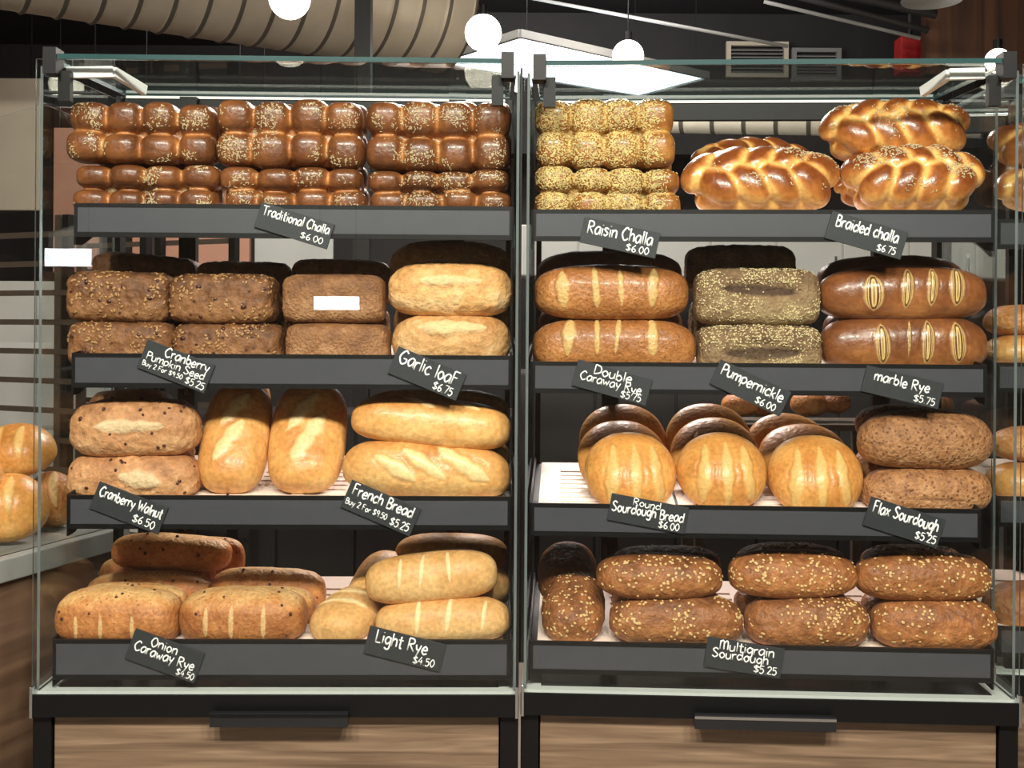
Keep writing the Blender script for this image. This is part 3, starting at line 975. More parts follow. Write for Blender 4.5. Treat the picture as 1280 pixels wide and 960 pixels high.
french((428, 550, 654, 623), 'french bread loaf with broad pale slashes lying behind its sign', .09, ang=4, cuts=[(-.35, 12, .016, .055, 62, .005), (-.02, 22, .015, .06, 60, .005), (.44, 26, .02, .068, 62, .006)])
french((440, 497, 652, 560), 'french bread loaf lying on the slashed one', .10, ang=5, cuts=[(-.2, 62, .010, .05, 65, .003), (.35, 70, .010, .05, 65, .003)])
french((452, 486, 650, 540), 'french bread loaf in shade behind the lying pair', .235, D=.1)
french((460, 541, 654, 600), 'french bread loaf hidden low behind the lying pair', .235, D=.1)
for px, lb in ((300, 'french bread loaf in shade behind the leaning loaf by the cranberry walnut'), (388, 'french bread loaf in shade behind the second leaning loaf')):
    free(LEFT, px, 520, .345, .2, .13, .085, Rup, 'french_bread_loaf', lb, GF, 'french', scores=[], **FRK)
GS = 'round sourdough loaves'


def sour(px, py, yc, dia, H, tiltx, yaw, label, cuts=True, ang=0):
    R = Matrix.Rotation(math.radians(yaw), 3, 'Z') @ Matrix.Rotation(math.radians(tiltx), 3, 'X') @ Matrix.Rotation(math.radians(ang), 3, 'Z')
    s_ = [(-.45, 58, .014, .078, -4, .003), (.05, 56, .013, .08, 0, .003), (.52, 58, .013, .075, 6, .003)] if cuts else []
    free(RIGHT, px, py, yc, dia, dia * .98, H, R, 'round_sourdough_loaf', label, GS, 'sour', scores=s_, nu=100, nv=96, n=2.15, m=2.05, fb=.32, amp=.0006, freq=25, lump=.003, bake0=.5)


sour(788, 585, .165, .196, .102, 48, 4, 'round sourdough loaf in front, nearest the bare end of the mat')
sour(902, 585, .165, .188, .102, 48, 0, 'round sourdough loaf in front, middle of the three above its sign')
sour(1019, 589, .165, .198, .102, 48, -4, 'round sourdough loaf in front, next to the flax loaves')
sour(780, 572, .292, .205, .066, 52, 8, 'round sourdough loaf second behind the one nearest the bare mat')
sour(894, 567, .292, .20, .066, 52, 0, 'round sourdough loaf second behind the middle one')
sour(1006, 575, .292, .205, .066, 52, -4, 'round sourdough loaf second behind the one next to the flax loaves')
sour(779, 552, .39, .205, .055, 60, 4, 'dark shaded round sourdough loaf at the back by the bare mat', False)
sour(886, 550, .39, .20, .055, 60, 0, 'dark shaded round sourdough loaf at the back in the middle', False)
sour(986, 564, .39, .205, .055, 60, -2, 'dark shaded round sourdough loaf at the back near the flax loaves', False)
GX = 'flax sourdough loaves'


def flax(box, label, yf=.095, cuts=(), **kw):
    simple(RIGHT, box, 'flax_sourdough_loaf', label, GX, 'flax', yf, .125, n=2.7, m=2.2, fb=.45, amp=.0014, freq=55, octv=3, lump=.006, scores=cuts, **kw)


flax((1074, 512, 1239, 588), 'flax sourdough loaf, upper of the pair', ang=-1, cuts=[(.1, 40, .004, .07, 88, -.004)])
flax((1077, 580, 1248, 646), 'flax sourdough loaf above its sign, lower of the pair', ang=-2, cuts=[(.1, -8, .005, .06, 86, -.005)])
flax((1072, 505, 1200, 556), 'flax sourdough loaf in shade behind the pair', .235)
flax((1070, 557, 1200, 610), 'flax sourdough loaf low behind the pair', .235)

# ------------------------------------------------------------------ bottom trays
GO = 'onion caraway rye loaves'


def onion(box, label, yf=.065, cuts=(), nb=8, D=.13, **kw):
    simple(LEFT, box, 'onion_rye_loaf', label, GO, 'onion', yf, D, n=3.4, m=2.6, fb=.45, amp=.0012, freq=40, scores=cuts, nu=100,
           bakev=lambda V, nn, b: .75 - .75 * np.clip(nn[:, 2] - .25, 0, 1) ** .8 + .06 * fbm(V, 20, 3, 1),
           top=[('onion_bits', nb, (.0035, .003, .0016), 'berry', lambda s: front)] if nb else None, **kw)


ct = lambda *xs: [(x, -6, .005, .035, 0, .002) for x in xs]
onion((72, 736, 226, 804), 'onion caraway rye loaf in front by the end glass, above its sign', cuts=ct(-.55, -.15, .35))
onion((226, 737, 383, 804), 'onion caraway rye loaf in front with seeded pale slashes, second from the end glass', cuts=[(-.5, 4, .006, .04, 0, .002), (-.1, 4, .006, .045, 0, .002), (.4, 4, .006, .045, 0, .002)])
onion((86, 730, 236, 792), 'onion caraway rye loaf tucked right behind the front end loaf', .17, D=.09)
onion((244, 733, 396, 796), 'onion caraway rye loaf tucked right behind the seeded front loaf', .17, D=.09)
onion((105, 715, 268, 775), 'dark shaded onion caraway rye loaf in the third row by the end glass', .255, D=.085)
onion((262, 710, 408, 772), 'dark shaded onion caraway rye loaf standing before the bare mats', .255, D=.085)
onion((124, 694, 270, 748), 'dark shaded onion caraway rye loaf at the back, lower of the pile', .335, D=.075)
onion((140, 669, 288, 712), 'onion caraway rye loaf topmost at the back of the pile', .315, D=.095, ang=2)
onion((215, 672, 304, 722), 'onion caraway rye loaf at the rear with a pink lit end', .40, D=.06)
GL = 'light rye loaves'
LK = dict(n=3.0, m=2.2, fb=.45, amp=.0006, freq=25, lump=.004, nu=120)


def lrye(box, label, yf=.065, cuts=(), D=.11, **kw):
    simple(LEFT, box, 'light_rye_loaf', label, GL, 'light', yf, D, scores=cuts, **{**LK, **kw})


lrye((469, 746, 641, 804), 'light rye loaf in front behind its sign, lower of the lying pair', .065, ang=-2, cuts=[(-.35, 30, .006, .05, -4, .002), (.1, 32, .006, .05, -8, .002), (.62, 30, .005, .045, -8, .002)])
lrye((457, 690, 622, 753), 'light rye loaf with three thin slashes, lying on the front one', .08, ang=-5, cuts=[(-.45, 32, .0045, .042, -5, .002), (-.12, 36, .0045, .045, -8, .002), (.28, 40, .005, .045, 2, .002)])
free(LEFT, 437, 767, .175, .20, .13, .085, Matrix.Rotation(math.radians(9), 3, 'X') @ Matrix.Rotation(math.radians(70), 3, 'Z'), 'light_rye_loaf',
     'light rye loaf pointing at the glass beside the lying pair', GL, 'light', scores=[(-.3, 92, .01, .06, 10, .003), (.2, 92, .008, .06, 10, .003)], **LK)
free(LEFT, 474, 733, .28, .20, .12, .095, Matrix.Rotation(math.radians(26), 3, 'X') @ Matrix.Rotation(math.radians(78), 3, 'Z'), 'light_rye_loaf',
     'dark shaded light rye loaf pointing forward behind the lying pair', GL, 'light', **LK)
lrye((494, 667, 652, 722), 'light rye loaf at the back with a bright lit top', .30, D=.11)
lrye((500, 722, 648, 775), 'light rye loaf hidden low at the back under the bright topped one', .30, D=.11)
lrye((520, 706, 648, 752), 'light rye loaf behind the upper lying one, end showing', .195, D=.09, ang=3)
lrye((520, 752, 645, 800), 'light rye loaf behind the lower lying one, end showing', .185, D=.09)
GT = 'multigrain sourdough loaves'
OT = lambda n_: [('oat_topping', n_, (.0035, .0027, .001), 'oat', lambda s: patchy(s, 15, -.35, front))]


def multi(box, label, yf=.065, cuts=(), n_=150, D=.12, **kw):
    simple(RIGHT, box, 'multigrain_loaf', label, GT, 'multi', yf, D, n=2.9, m=2.25, fb=.45, amp=.0015, freq=45, octv=3, lump=.004, scores=cuts, top=OT(n_) if n_ else None, **kw)


multi((761, 742, 928, 806), 'oat-topped multigrain loaf in front, between the end-on loaf and its sign')
multi((746, 692, 903, 748), 'oat-topped multigrain loaf lying above the front one beside the end-on loaf', .075)
multi((930, 743, 1085, 810), 'oat-topped multigrain loaf in front, directly above its sign')
multi((911, 688, 1071, 747), 'oat-topped multigrain loaf upper of the middle pair', .075)
multi((1089, 746, 1251, 814), 'multigrain loaf with a crack and few oats, in front at the end glass', cuts=[(.25, 38, .005, .045, 60, -.004)], n_=90)
multi((1070, 690, 1238, 752), 'oat-topped multigrain loaf upper of the pair at the end glass', .075)
RE = lambda e: Matrix.Rotation(math.radians(e), 3, 'X') @ Matrix.Rotation(math.radians(88), 3, 'Z')
OE = [('oat_topping', 130, (.0035, .0027, .001), 'oat', lambda s: patchy(s, 15, -.35, lambda c, n: np.clip(n[:, 2] * .7 - n[:, 0] * .6, 0, 1)))]
EK = dict(n=2.9, m=2.25, fb=.45, amp=.0015, freq=45, octv=3, lump=.004)
free(RIGHT, 717, 758, .178, .2, .135, .105, RE(20), 'multigrain_loaf', 'multigrain loaf pointing at the glass beside the case divide', GT, 'multi', OE, **EK)
free(RIGHT, 709, 716, .29, .17, .13, .10, RE(22), 'multigrain_loaf', 'multigrain loaf with a pink lit top, behind the one pointing at the glass', GT, 'multi', None, **EK)
for (b, w) in (((765, 683, 900, 730), 'beside the end-on loaves'), ((920, 680, 1060, 730), 'in the middle'), ((1078, 682, 1236, 735), 'at the end glass')):
    multi(b, f'dark shaded multigrain loaf in the rear row {w}', .24, n_=60)
    multi((b[0], b[3], b[2], b[3] + 48), f'multigrain loaf hidden low in the rear row {w}', .24, n_=0)

# ------------------------------------------------------------------ price signs
GLY = {
    'T': (.7, [[(0, 1), (.7, 1)], [(.35, 1), (.35, 0)]]), 'r': (.42, [[(.05, .62), (.08, 0)], [(.07, .38), (.2, .58), (.38, .58)]]),
    'a': (.58, [[(.48, .55), (.25, .63), (.05, .32), (.2, .02), (.42, .2), (.48, .55)], [(.49, .62), (.52, 0)]]),
    'd': (.6, [[(.45, .5), (.22, .6), (.05, .3), (.2, .02), (.45, .2)], [(.48, 1), (.5, 0)]]),
    'i': (.24, [[(.1, .6), (.11, 0)], [(.1, .84), (.105, .88)]]), 't': (.44, [[(.2, .95), (.2, .1), (.36, .04)], [(.02, .65), (.4, .66)]]),
    'o': (.55, [[(.27, .62), (.05, .33), (.25, 0), (.48, .3), (.27, .62)]]), 'n': (.55, [[(.05, .62), (.07, 0)], [(.07, .4), (.25, .6), (.42, .5), (.45, 0)]]),
    'l': (.22, [[(.1, 1), (.11, 0)]]), 'C': (.68, [[(.6, .85), (.35, 1), (.05, .5), (.3, 0), (.62, .18)]]),
    'c': (.5, [[(.44, .52), (.25, .62), (.05, .3), (.22, 0), (.46, .12)]]), 'h': (.55, [[(.07, 1), (.07, 0)], [(.07, .38), (.25, .6), (.42, .48), (.45, 0)]]),
    '$': (.62, [[(.52, .8), (.28, .9), (.08, .72), (.3, .5), (.52, .28), (.3, .08), (.05, .2)], [(.3, 1.05), (.3, -.08)]]),
    '0': (.56, [[(.28, 1), (.05, .5), (.28, 0), (.5, .5), (.28, 1)]]), '2': (.54, [[(.05, .8), (.25, 1), (.45, .75), (.05, .02)], [(.05, .02), (.5, .02)]]),
    '4': (.58, [[(.35, 1), (.03, .35)], [(.03, .35), (.52, .35)], [(.38, .65), (.38, 0)]]),
    '5': (.54, [[(.45, 1), (.1, 1)], [(.1, 1), (.08, .55)], [(.08, .55), (.3, .65), (.45, .35), (.28, .02), (.04, .1)]]),
    '6': (.54, [[(.4, .98), (.12, .55), (.1, .15), (.28, 0), (.46, .22), (.3, .46), (.1, .3)]]), '7': (.54, [[(.03, 1), (.48, 1)], [(.48, 1), (.2, 0)]]),
    '9': (.54, [[(.45, .7), (.25, .98), (.05, .72), (.25, .5), (.45, .7)], [(.45, .75), (.4, 0)]]), '.': (.24, [[(.1, .03), (.11, .06)]]),
    'R': (.66, [[(.08, 1), (.08, 0)], [(.08, 1), (.45, .95), (.5, .65), (.08, .5)], [(.2, .5), (.58, 0)]]),
    's': (.47, [[(.4, .55), (.2, .62), (.08, .47), (.36, .22), (.2, 0), (.03, .1)]]), 'S': (.62, [[(.52, .85), (.28, 1), (.08, .75), (.5, .3), (.28, 0), (.03, .15)]]),
    'B': (.6, [[(.08, 1), (.08, 0)], [(.08, 1), (.42, .9), (.4, .6), (.1, .53)], [(.1, .53), (.5, .42), (.45, .05), (.08, 0)]]),
    'b': (.56, [[(.07, 1), (.07, 0)], [(.07, .15), (.3, 0), (.48, .3), (.28, .58), (.07, .4)]]),
    'e': (.54, [[(.07, .3), (.45, .36), (.28, .62), (.05, .3), (.22, 0), (.47, .12)]]), 'y': (.54, [[(.05, .6), (.15, .25), (.3, .2)], [(.46, .62), (.2, -.32)]]),
    'P': (.57, [[(.08, 1), (.08, 0)], [(.08, 1), (.45, .95), (.48, .6), (.08, .48)]]), 'u': (.56, [[(.06, .62), (.08, .15), (.25, 0), (.44, .2), (.45, .62)], [(.45, .62), (.48, 0)]]),
    'm': (.8, [[(.05, .62), (.06, 0)], [(.06, .4), (.2, .6), (.35, .5), (.38, 0)], [(.38, .4), (.55, .6), (.68, .5), (.7, 0)]]),
    'p': (.56, [[(.06, .6), (.06, -.35)], [(.06, .45), (.28, .62), (.48, .35), (.28, .02), (.06, .15)]]),
    'k': (.52, [[(.07, 1), (.07, 0)], [(.42, .6), (.08, .28)], [(.18, .35), (.46, 0)]]),
    'G': (.74, [[(.6, .85), (.35, 1), (.05, .5), (.3, 0), (.6, .15), (.62, .42)], [(.35, .42), (.66, .42)]]),
    'f': (.42, [[(.42, .9), (.28, 1), (.18, .8), (.18, 0)], [(.02, .55), (.38, .56)]]), 'F': (.58, [[(.08, 1), (.08, 0)], [(.08, 1), (.52, 1)], [(.08, .55), (.42, .55)]]),
    'D': (.66, [[(.08, 1), (.08, 0)], [(.08, 1), (.5, .85), (.55, .3), (.08, 0)]]), 'w': (.7, [[(.04, .6), (.18, 0)], [(.18, 0), (.33, .45)], [(.33, .45), (.47, 0)], [(.47, 0), (.62, .62)]]),
    'W': (.9, [[(.03, 1), (.2, 0)], [(.2, 0), (.42, .75)], [(.42, .75), (.6, 0)], [(.6, 0), (.85, 1)]]), 'L': (.54, [[(.08, 1), (.08, 0)], [(.08, 0), (.48, .02)]]),
    'g': (.56, [[(.45, .5), (.25, .62), (.05, .33), (.22, .05), (.45, .25)], [(.47, .62), (.47, -.2), (.28, -.36), (.08, -.25)]]),
    'x': (.5, [[(.05, .6), (.42, 0)], [(.42, .6), (.05, 0)]]), 'O': (.7, [[(.33, 1), (.05, .5), (.33, 0), (.62, .5), (.33, 1)]]),
    'M': (.8, [[(.05, .92), (.06, 0)], [(.06, .65), (.2, .92), (.35, .75), (.38, 0)], [(.38, .65), (.55, .92), (.68, .75), (.7, 0)]]), ' ': (.34, []),
}


def smooth_line(p, k=5):
    if len(p) < 3:
        return p
    closed = p[0] == p[-1]
    out = []
    n = len(p)
    for i in range(n - 1):
        p0 = p[i - 1] if i > 0 else (p[-2] if closed else p[0]); p1 = p[i]; p2 = p[i + 1]; p3 = p[i + 2] if i + 2 < n else (p[1] if closed else p[-1])
        for j in range(k):
            t = j / k
            out.append(tuple(.5 * ((2 * p1[d]) + (-p0[d] + p2[d]) * t + (2 * p0[d] - 5 * p1[d] + 4 * p2[d] - p3[d]) * t * t + (-p0[d] + 3 * p1[d] - 3 * p2[d] + p3[d]) * t ** 3) for d in (0, 1)))
    out.append(p[-1])
    return out


def price_sign(fr, yl, cx, cy, w, h, ang, label, lines):
    yl = {.09: yls[0], .06: yls[2], .03: yls[3]}[yl]
    c = fr.P(cx, cy, yl - .004)
    k = (fr.P(cx + 50, cy, yl - .004) - c).length / 50
    w2, h2 = w * k / 2, h * k / 2
    mw = fr.M @ Matrix.Translation(c) @ Matrix.Rotation(math.radians(ang), 4, 'Y')
    t = thing('price_sign', label, 'sign', mw, 'chalk price signs on the tray lips')
    MB().box(-w2, w2, -.001, .0035, -h2, h2).build('board', M['board'], t, mw, bevel=.0006)
    mb = MB()
    for (txt, x, y, wd, cap) in lines:
        tot = sum(GLY[ch][0] for ch in txt)
        sx = wd / tot
        jit = random.Random(txt + label)
        for ch in txt:
            adv, st = GLY[ch]
            oy = jit.uniform(-.05, .05) * cap
            for s in st:
                pts = [(-w2 + (x + px * sx) * k, -.0012, h2 - (y + oy - py * cap) * k) for px, py in smooth_line(s)]
                r = max(.00095, min(.0018, cap * .000125))
                mb.tube(pts, [r * .8] + [r] * (len(pts) - 2) + [r * .8], 6, .0005)
            x += adv * sx
    mb.build('lettering', M['chalk'], t, mw, smooth=True)


L_, R_ = LEFT, RIGHT
price_sign(L_, .09, 368, 282, 95, 33, 17, 'small black sign reading Traditional Challa', [('Traditional Challa', 4, 15, 88, 12), ('$6.00', 58, 29, 30, 8)])
price_sign(R_, .09, 775, 297, 97, 33, 12, 'small black sign reading Raisin Challa', [('Raisin Challa', 6, 19, 84, 16), ('$6.00', 58, 31, 30, 9)])
price_sign(R_, .09, 1083, 294, 99, 36, 16, 'small black sign reading Braided challa', [('Braided challa', 8, 18, 82, 15), ('$6.75', 66, 33, 25, 9)])
price_sign(L_, .09, 220, 458, 90, 38, 21, 'small black sign reading Cranberry Pumpkin Seed', [('Cranberry', 26, 12, 60, 12), ('Pumpkin Seed', 6, 23.5, 78, 10), ('Buy 2 For $9.50', 4, 32, 54, 6), ('$5.25', 62, 35, 26, 9)])
price_sign(L_, .09, 534, 467, 92, 36, 22, 'small black sign reading Garlic loaf', [('Garlic loaF', 6, 19, 80, 17), ('$6.75', 58, 33, 27, 10)])
price_sign(R_, .09, 765, 478, 96, 34, 15, 'small black sign reading Double Caraway Rye', [('Double', 22, 12.5, 50, 12), ('Caraway Rye', 7, 23, 80, 11), ('$5.75', 62, 32, 27, 9)])
price_sign(R_, .09, 938, 485, 97, 34, 25, 'small black sign reading Pumpernickle', [('Pumpernickle', 6, 17, 86, 14), ('$6.00', 60, 31, 28, 9)])
price_sign(R_, .09, 1128, 484, 99, 34, 13, 'small black sign reading marble Rye', [('marble Rye', 12, 17, 72, 13), ('$5.75', 66, 31, 28, 9)])
price_sign(L_, .06, 161, 635, 92, 36, 21, 'small black sign reading Cranberry Walnut', [('Cranberry Walnut', 5, 17, 84, 13), ('$6.50', 55, 32, 30, 10)])
price_sign(L_, .06, 476, 635, 94, 37, 23, 'small black sign reading French Bread', [('French Bread', 6, 16, 82, 14), ('Buy 2 For $9.50', 3, 30, 56, 7.5), ('$5.25', 64, 33, 26, 10)])
price_sign(R_, .06, 810, 642, 98, 34, 10, 'small black sign reading Round Sourdough Bread', [('Round', 28, 10, 36, 9), ('Sourdough Bread', 3, 21, 92, 12.5), ('$6.00', 64, 32, 27, 9)])
price_sign(R_, .06, 1130, 653, 97, 38, 17, 'small black sign reading Flax Sourdough', [('Flax Sourdough', 6, 18, 86, 15), ('$5.25', 66, 34, 28, 10)])
price_sign(L_, .03, 206, 820, 92, 40, 20, 'small black sign reading Onion Caraway Rye', [('Onion', 24, 14, 36, 12), ('Caraway Rye', 6, 26, 80, 12.5), ('$4.50', 66, 37, 24, 8.5)])
price_sign(L_, .03, 506, 811, 98, 35, 14, 'small black sign reading Light Rye', [('Light Rye', 10, 18, 68, 16), ('$4.50', 62, 32, 28, 9.5)])
price_sign(R_, .03, 930, 822, 97, 38, 8, 'small black sign reading Multigrain Sourdough', [('Multigrain', 16, 13, 70, 12), ('Sourdough', 8, 23.5, 72, 11.5), ('$5.25', 62, 35, 30, 9.5)])

# ------------------------------------------------------------------ neighbours
display_case(SIDE, 'neighbouring glass bread case at the end of the row, mostly cut off by the frame', (.34, .62))
for i in range(4):
    zt, zb, yl, _, _ = TR['R' + str(i)]
    bread_tray(SIDE, ('topmost', 'second', 'third', 'lowest')[i] + ' tray of the cut-off neighbouring case', zt, zb, yl, -HW + .02, HW - .02, 3)
GN = 'breads in the neighbouring case'
braid(SIDE, (1240, 205, 1420, 268), 'braided loaf on the topmost tray of the neighbouring case', .14, .15, 0, group=GN)
braid(SIDE, (1236, 148, 1410, 210), 'brown braided loaf lying on the other in the neighbouring case', .16, .15, 0, group=GN, flip=-1)
for i, (b, yf, mt, lb) in enumerate((((1232, 380, 1330, 421), .12, 'onion', 'orange-brown loaf upper on the second neighbouring tray'),
                                 ((1228, 418, 1330, 458), .1, 'french', 'golden flat loaf lower on the second neighbouring tray'),
                                 ((1232, 577, 1350, 628), .10, 'sour', 'golden round loaf on the third neighbouring tray'),
                                 ((1240, 532, 1350, 579), .13, 'onion', 'orange loaf upper on the third neighbouring tray'),
                                 ((1230, 728, 1340, 792), .10, 'multi', 'brown loaf on the lowest neighbouring tray'))):
    simple(SIDE, b, 'neighbouring_loaf', lb, GN, mt, yf, .14, n=2.5, m=2.2, amp=.0008)

# counter with loaves beside the left case
cA, cB = W(-10, 738, 1.68), W(152, 690, 1.97)
ctz = 1.0
dirc = Vector((cB.x - cA.x, cB.y - cA.y, 0)).normalized()
ang = math.atan2(dirc.y, dirc.x)
cm = Matrix.Translation((cA.x - dirc.x * .02, cA.y - dirc.y * .02, 0)) @ Matrix.Rotation(ang, 4, 'Z')
t = thing('bakery_counter', 'white topped counter with walnut side, beyond the glass case end', 'counter', cm)
MB().box(0, .48, .0, .60, ctz - .05, ctz).build('countertop', M['stonetop'], t, cm, bevel=.003)
MB().box(.02, .46, .015, .58, 0, ctz - .05).build('side_panel', M['walnut'], t, cm)
mb = MB().poly([(.03, ctz), (.45, ctz), (.45, 1.98), (.2, 2.0), (.03, 1.93)], (.03, .036), 'y')
mb.m = [0, 0, 1, 1, 1, 1, 1]
mb.build('glass_guard', [M['glass'], M['edgepale']], t, cm)
for i, (px, py, d, w, h, mt, lb) in enumerate(((10, 633, 1.83, .175, .15, 'sour', 'round golden loaf lower in front on the neighbouring counter'),
                                            (22, 562, 1.93, .175, .12, 'sour', 'round golden loaf upper on the neighbouring counter'),
                                            (66, 624, 1.97, .12, .14, 'onion', 'tan loaf standing on the neighbouring counter near the case glass'),
                                            (-36, 600, 1.8, .14, .13, 'french', 'pale round loaf at the frame edge on the neighbouring counter'))):
    sd = nxt(); c = W(px, py, d)
    data = loaf(w, w * .95, h, seed=sd, n=2.1, m=2.05, fb=.4, lump=.003, amp=.0006, scores=[(-.3, 60, .012, .06, 10, .002), (.3, 60, .012, .06, 10, .002)])
    put(WORLD, c, Rm(0, 20), 'round_loaf', lb, BREAD, 'loaves on the neighbouring counter', data, B[mt])
# bakery rack behind
rk = Matrix.Translation(W(60, 650, 3.15)) @ Matrix.Rotation(-.45, 4, 'Z')
rk = Matrix.Translation((rk.translation.x, rk.translation.y, 0)) @ Matrix.Rotation(-.45, 4, 'Z')
t = thing('tray_rack', 'tall steel tray rack with runner bars standing behind the case end', 'rack', rk)
for x in (-.36, .06, .10, .5):
    for y in (0, .5):
        MB().box(x - .016, x + .016, y - .016, y + .016, 0, 1.93).build('post', M['steel'] if x < .08 else M['black'], t, rk)
mb = MB()
for k in range(14):
    z = .35 + k * .115
    MB().box(-.36, .5, -.022, -.0165, z, z + .022).build('runner', M['steel'], t, rk)
    MB().box(-.36, .5, .5165, .522, z, z + .022).build('runner', M['steel'], t, rk)
# sliced trays with pans on the rack: two sheet pans
for k in (3, 6, 9):
    z = .35 + k * .115 + .022
    mw = rk @ Matrix.Translation((.0, .25, z))
    p = MB(); p.box(-.33, .47, -.23, .23, 0, .006); p.box(-.33, .47, -.23, -.224, .006, .022); p.box(-.33, .47, .224, .23, .006, .022)
    tag(p.build('sheet_pan', M['pale'], None, mw), ('pale sheet pan low in the steel rack', 'pale sheet pan halfway up the steel rack', 'pale sheet pan high in the steel rack')[(k - 3) // 3], 'pan', 'sheet pans in the rack')

# ------------------------------------------------------------------ room
def struct(name, mb, m, **kw):
    o = mb.build(name, m, **kw); o['kind'] = 'structure'; return o


ZC = 4.3
struct('floor', MB().box(-6, 6, -7, 9, -.1, 0), M['floor'])
struct('ceiling', MB().box(-6, 6, -7, 9, ZC, ZC + .1), M['ceil'])
struct('wall_back', MB().box(-6, 6, 9, 9.1, 0, ZC), M['wall'])
struct('wall_left', MB().box(-6.1, -6, -7, 9, 0, ZC), M['beige'])
struct('wall_right', MB().box(6, 6.1, -7, 9, 0, ZC), M['wall'])
struct('wall_front', MB().box(-6, 6, -7.1, -7, 0, ZC), M['beige'])
# column in front of the duct
p0, p1 = W(443, 40, 4.0), W(463, 40, 4.0)
struct('column_black', MB().box(p0.x, p1.x, p0.y, p0.y + .09, 0, ZC), M['black'])
# wood clad wall piece
p0 = W(1158, 40, 5.2)
struct('beam_timber', MB().box(p0.x, p0.x + 1.4, p0.y, p0.y + .1, W(1158, 92, 5.2).z, ZC), M['darkwood'])
# dark soffit
a, b = W(600, 40, 7.1), W(1165, 40, 7.1)
struct('beam_soffit', MB().box(a.x, b.x + .4, a.y, a.y + .3, 3.05, ZC), M['dark'])


def cyl_between(name, a, b, r, m, pitch=0, ridge=.012, n=72, mesh_only=False):
    a, b = Vector(a), Vector(b); d = b - a; L = d.length; d.normalize()
    x = d.cross(Vector((0, 0, 1))).normalized(); y = x.cross(d)
    k = max(1, round(L / pitch)) * 14 if pitch else 2
    if pitch:
        pitch = L / max(1, round(L / pitch))
    v, f, mi = [], [], []
    for i in range(k + 1):
        s = L * i / k
        for j in range(n):
            th = 2 * PI * j / n
            rr = r
            if pitch:
                ph = ((s / pitch) % 1.0)
                rr += ridge * math.exp(-((min(ph, 1 - ph)) * pitch / .012) ** 2)
            v.append(a + d * s + (x * math.cos(th) + y * math.sin(th)) * rr)
    for i in range(k):
        for j in range(n):
            f.append((i * n + j, i * n + (j + 1) % n, (i + 1) * n + (j + 1) % n, (i + 1) * n + j))
            ph = ((L * (i + .5) / k / pitch) % 1.0) if pitch else .5
            mi.append(1 if min(ph, 1 - ph) * 14 < .6 else 0)
    mi += [0, 0]
    f.append(tuple(range(n))[::-1]); f.append(tuple(k * n + j for j in range(n)))
    me = mesh(name, [tuple(q) for q in v], f, [m, M['seam']], None, True, mi)
    return link(name, me)


A = Vector((-.958, 4.42, 0)); dr = Vector((1.63, 1.04, 0)).normalized()
zc = 3.503
o = cyl_between('ventilation_duct', A - dr * 4.2 + Vector((0, 0, zc)), A + dr * .62 + Vector((0, 0, zc)), .42, M['duct'], .17)
tag(o, 'big grey seamed ventilation duct hanging under the dark ceiling', 'duct')
o = cyl_between('ventilation_pipe', W(780, 150, 5.6), W(1230, 156, 5.0), .085, M['duct2'], .22, .006)
tag(o, 'slim cream ventilation pipe running behind the braided challah', 'duct')
for i, (p, q, r, lb) in enumerate((((655, -4, 5.6), (985, 58, 5.2), .012, 'thin grey conduit slanting along the dark soffit'),
                               ((975, -10, 5), (1160, 38, 5), .02, 'upper dark pipe slanting under the ceiling near the timber wall'),
                               ((955, 2, 5), (1150, 48, 5), .012, 'lower thin pipe slanting under the ceiling near the timber wall'),
                               ((1010, -16, 5), (1170, 18, 5), .03, 'thick dark pipe highest near the timber wall'))):
    o = cyl_between('ceiling_pipe', W(*p), W(*q), r, M['grey'] if i in (0, 2) else M['dark'], n=12)
    tag(o, lb, 'pipe', 'pipes under the ceiling')
# globes
for i, (px, py, d, r, lb) in enumerate(((362, -2, 3.3, .085, 'lit globe lamp in front of the big grey duct'), (604, 41, 4.3, .098, 'lit globe lamp beside the bright ceiling panel corner'),
                                   (785, 70, 5.0, .098, 'lit globe lamp low against the dark soffit'), (1247, 76, 4.6, .07, 'lit globe lamp beside the corner clamp by the timber wall'))):
    c = W(px, py, d)
    mw = Matrix.Translation(c)
    t = thing('globe_pendant_lamp', lb, 'lamp', mw, 'lit globe pendant lamps')
    prof = [(max(1e-4, r * math.sin(PI * k / 24)), -r * math.cos(PI * k / 24)) for k in range(25)]
    MB().lathe(prof).build('globe', M['globe'], t, mw, smooth=True)
    MB().lathe([(.0001, r - .004), (.025, r - .004), (.025, r + .05), (.0001, r + .05)], 20).build('lamp_cap', M['black'], t, mw)
    MB().tube([(0, 0, r + .05), (0, 0, ZC - c.z)], .004, 8).build('cord', M['black'], t, mw)
    ld = bpy.data.lights.new('globe_light', 'POINT'); ld.energy = 6; ld.color = (1, .86, .68); ld.shadow_soft_size = r * 1.02
    lo = bpy.data.objects.new('globe_light', ld); col.objects.link(lo); lo.location = c - Vector((0, 0, r + .12))
# lit ceiling panel
def lit_panel(P, label, s=.0):
    c = sum(P, Vector()) / 4
    mw = Matrix.Translation(c)
    t = thing('ceiling_light_panel', label, 'light', mw, 'lit ceiling panels')
    q = [p - c for p in P]
    z = .03
    v = [(p.x * .97, p.y * .97, 0) for p in q] + [(p.x * .97, p.y * .97, z) for p in q]
    f = [(0, 1, 2, 3), (7, 6, 5, 4)] + [(i, 4 + i, 4 + (i + 1) % 4, (i + 1) % 4) for i in range(4)]
    MB().add(v, f).build('diffuser', M['led'], t, mw)
    mb = MB()
    for i in range(4):
        a, b = q[i], q[(i + 1) % 4]
        mb.prism((a.x, a.y, z / 2), (b.x, b.y, z / 2), .03, z + .02)
    mb.build('panel_frame', M['grey'], t, mw)
    for p in q:
        MB().tube([(p.x * .9, p.y * .9, z), (p.x * .9, p.y * .9, ZC - c.z)], .003, 6).build('cable', M['black'], t, mw)
    return c


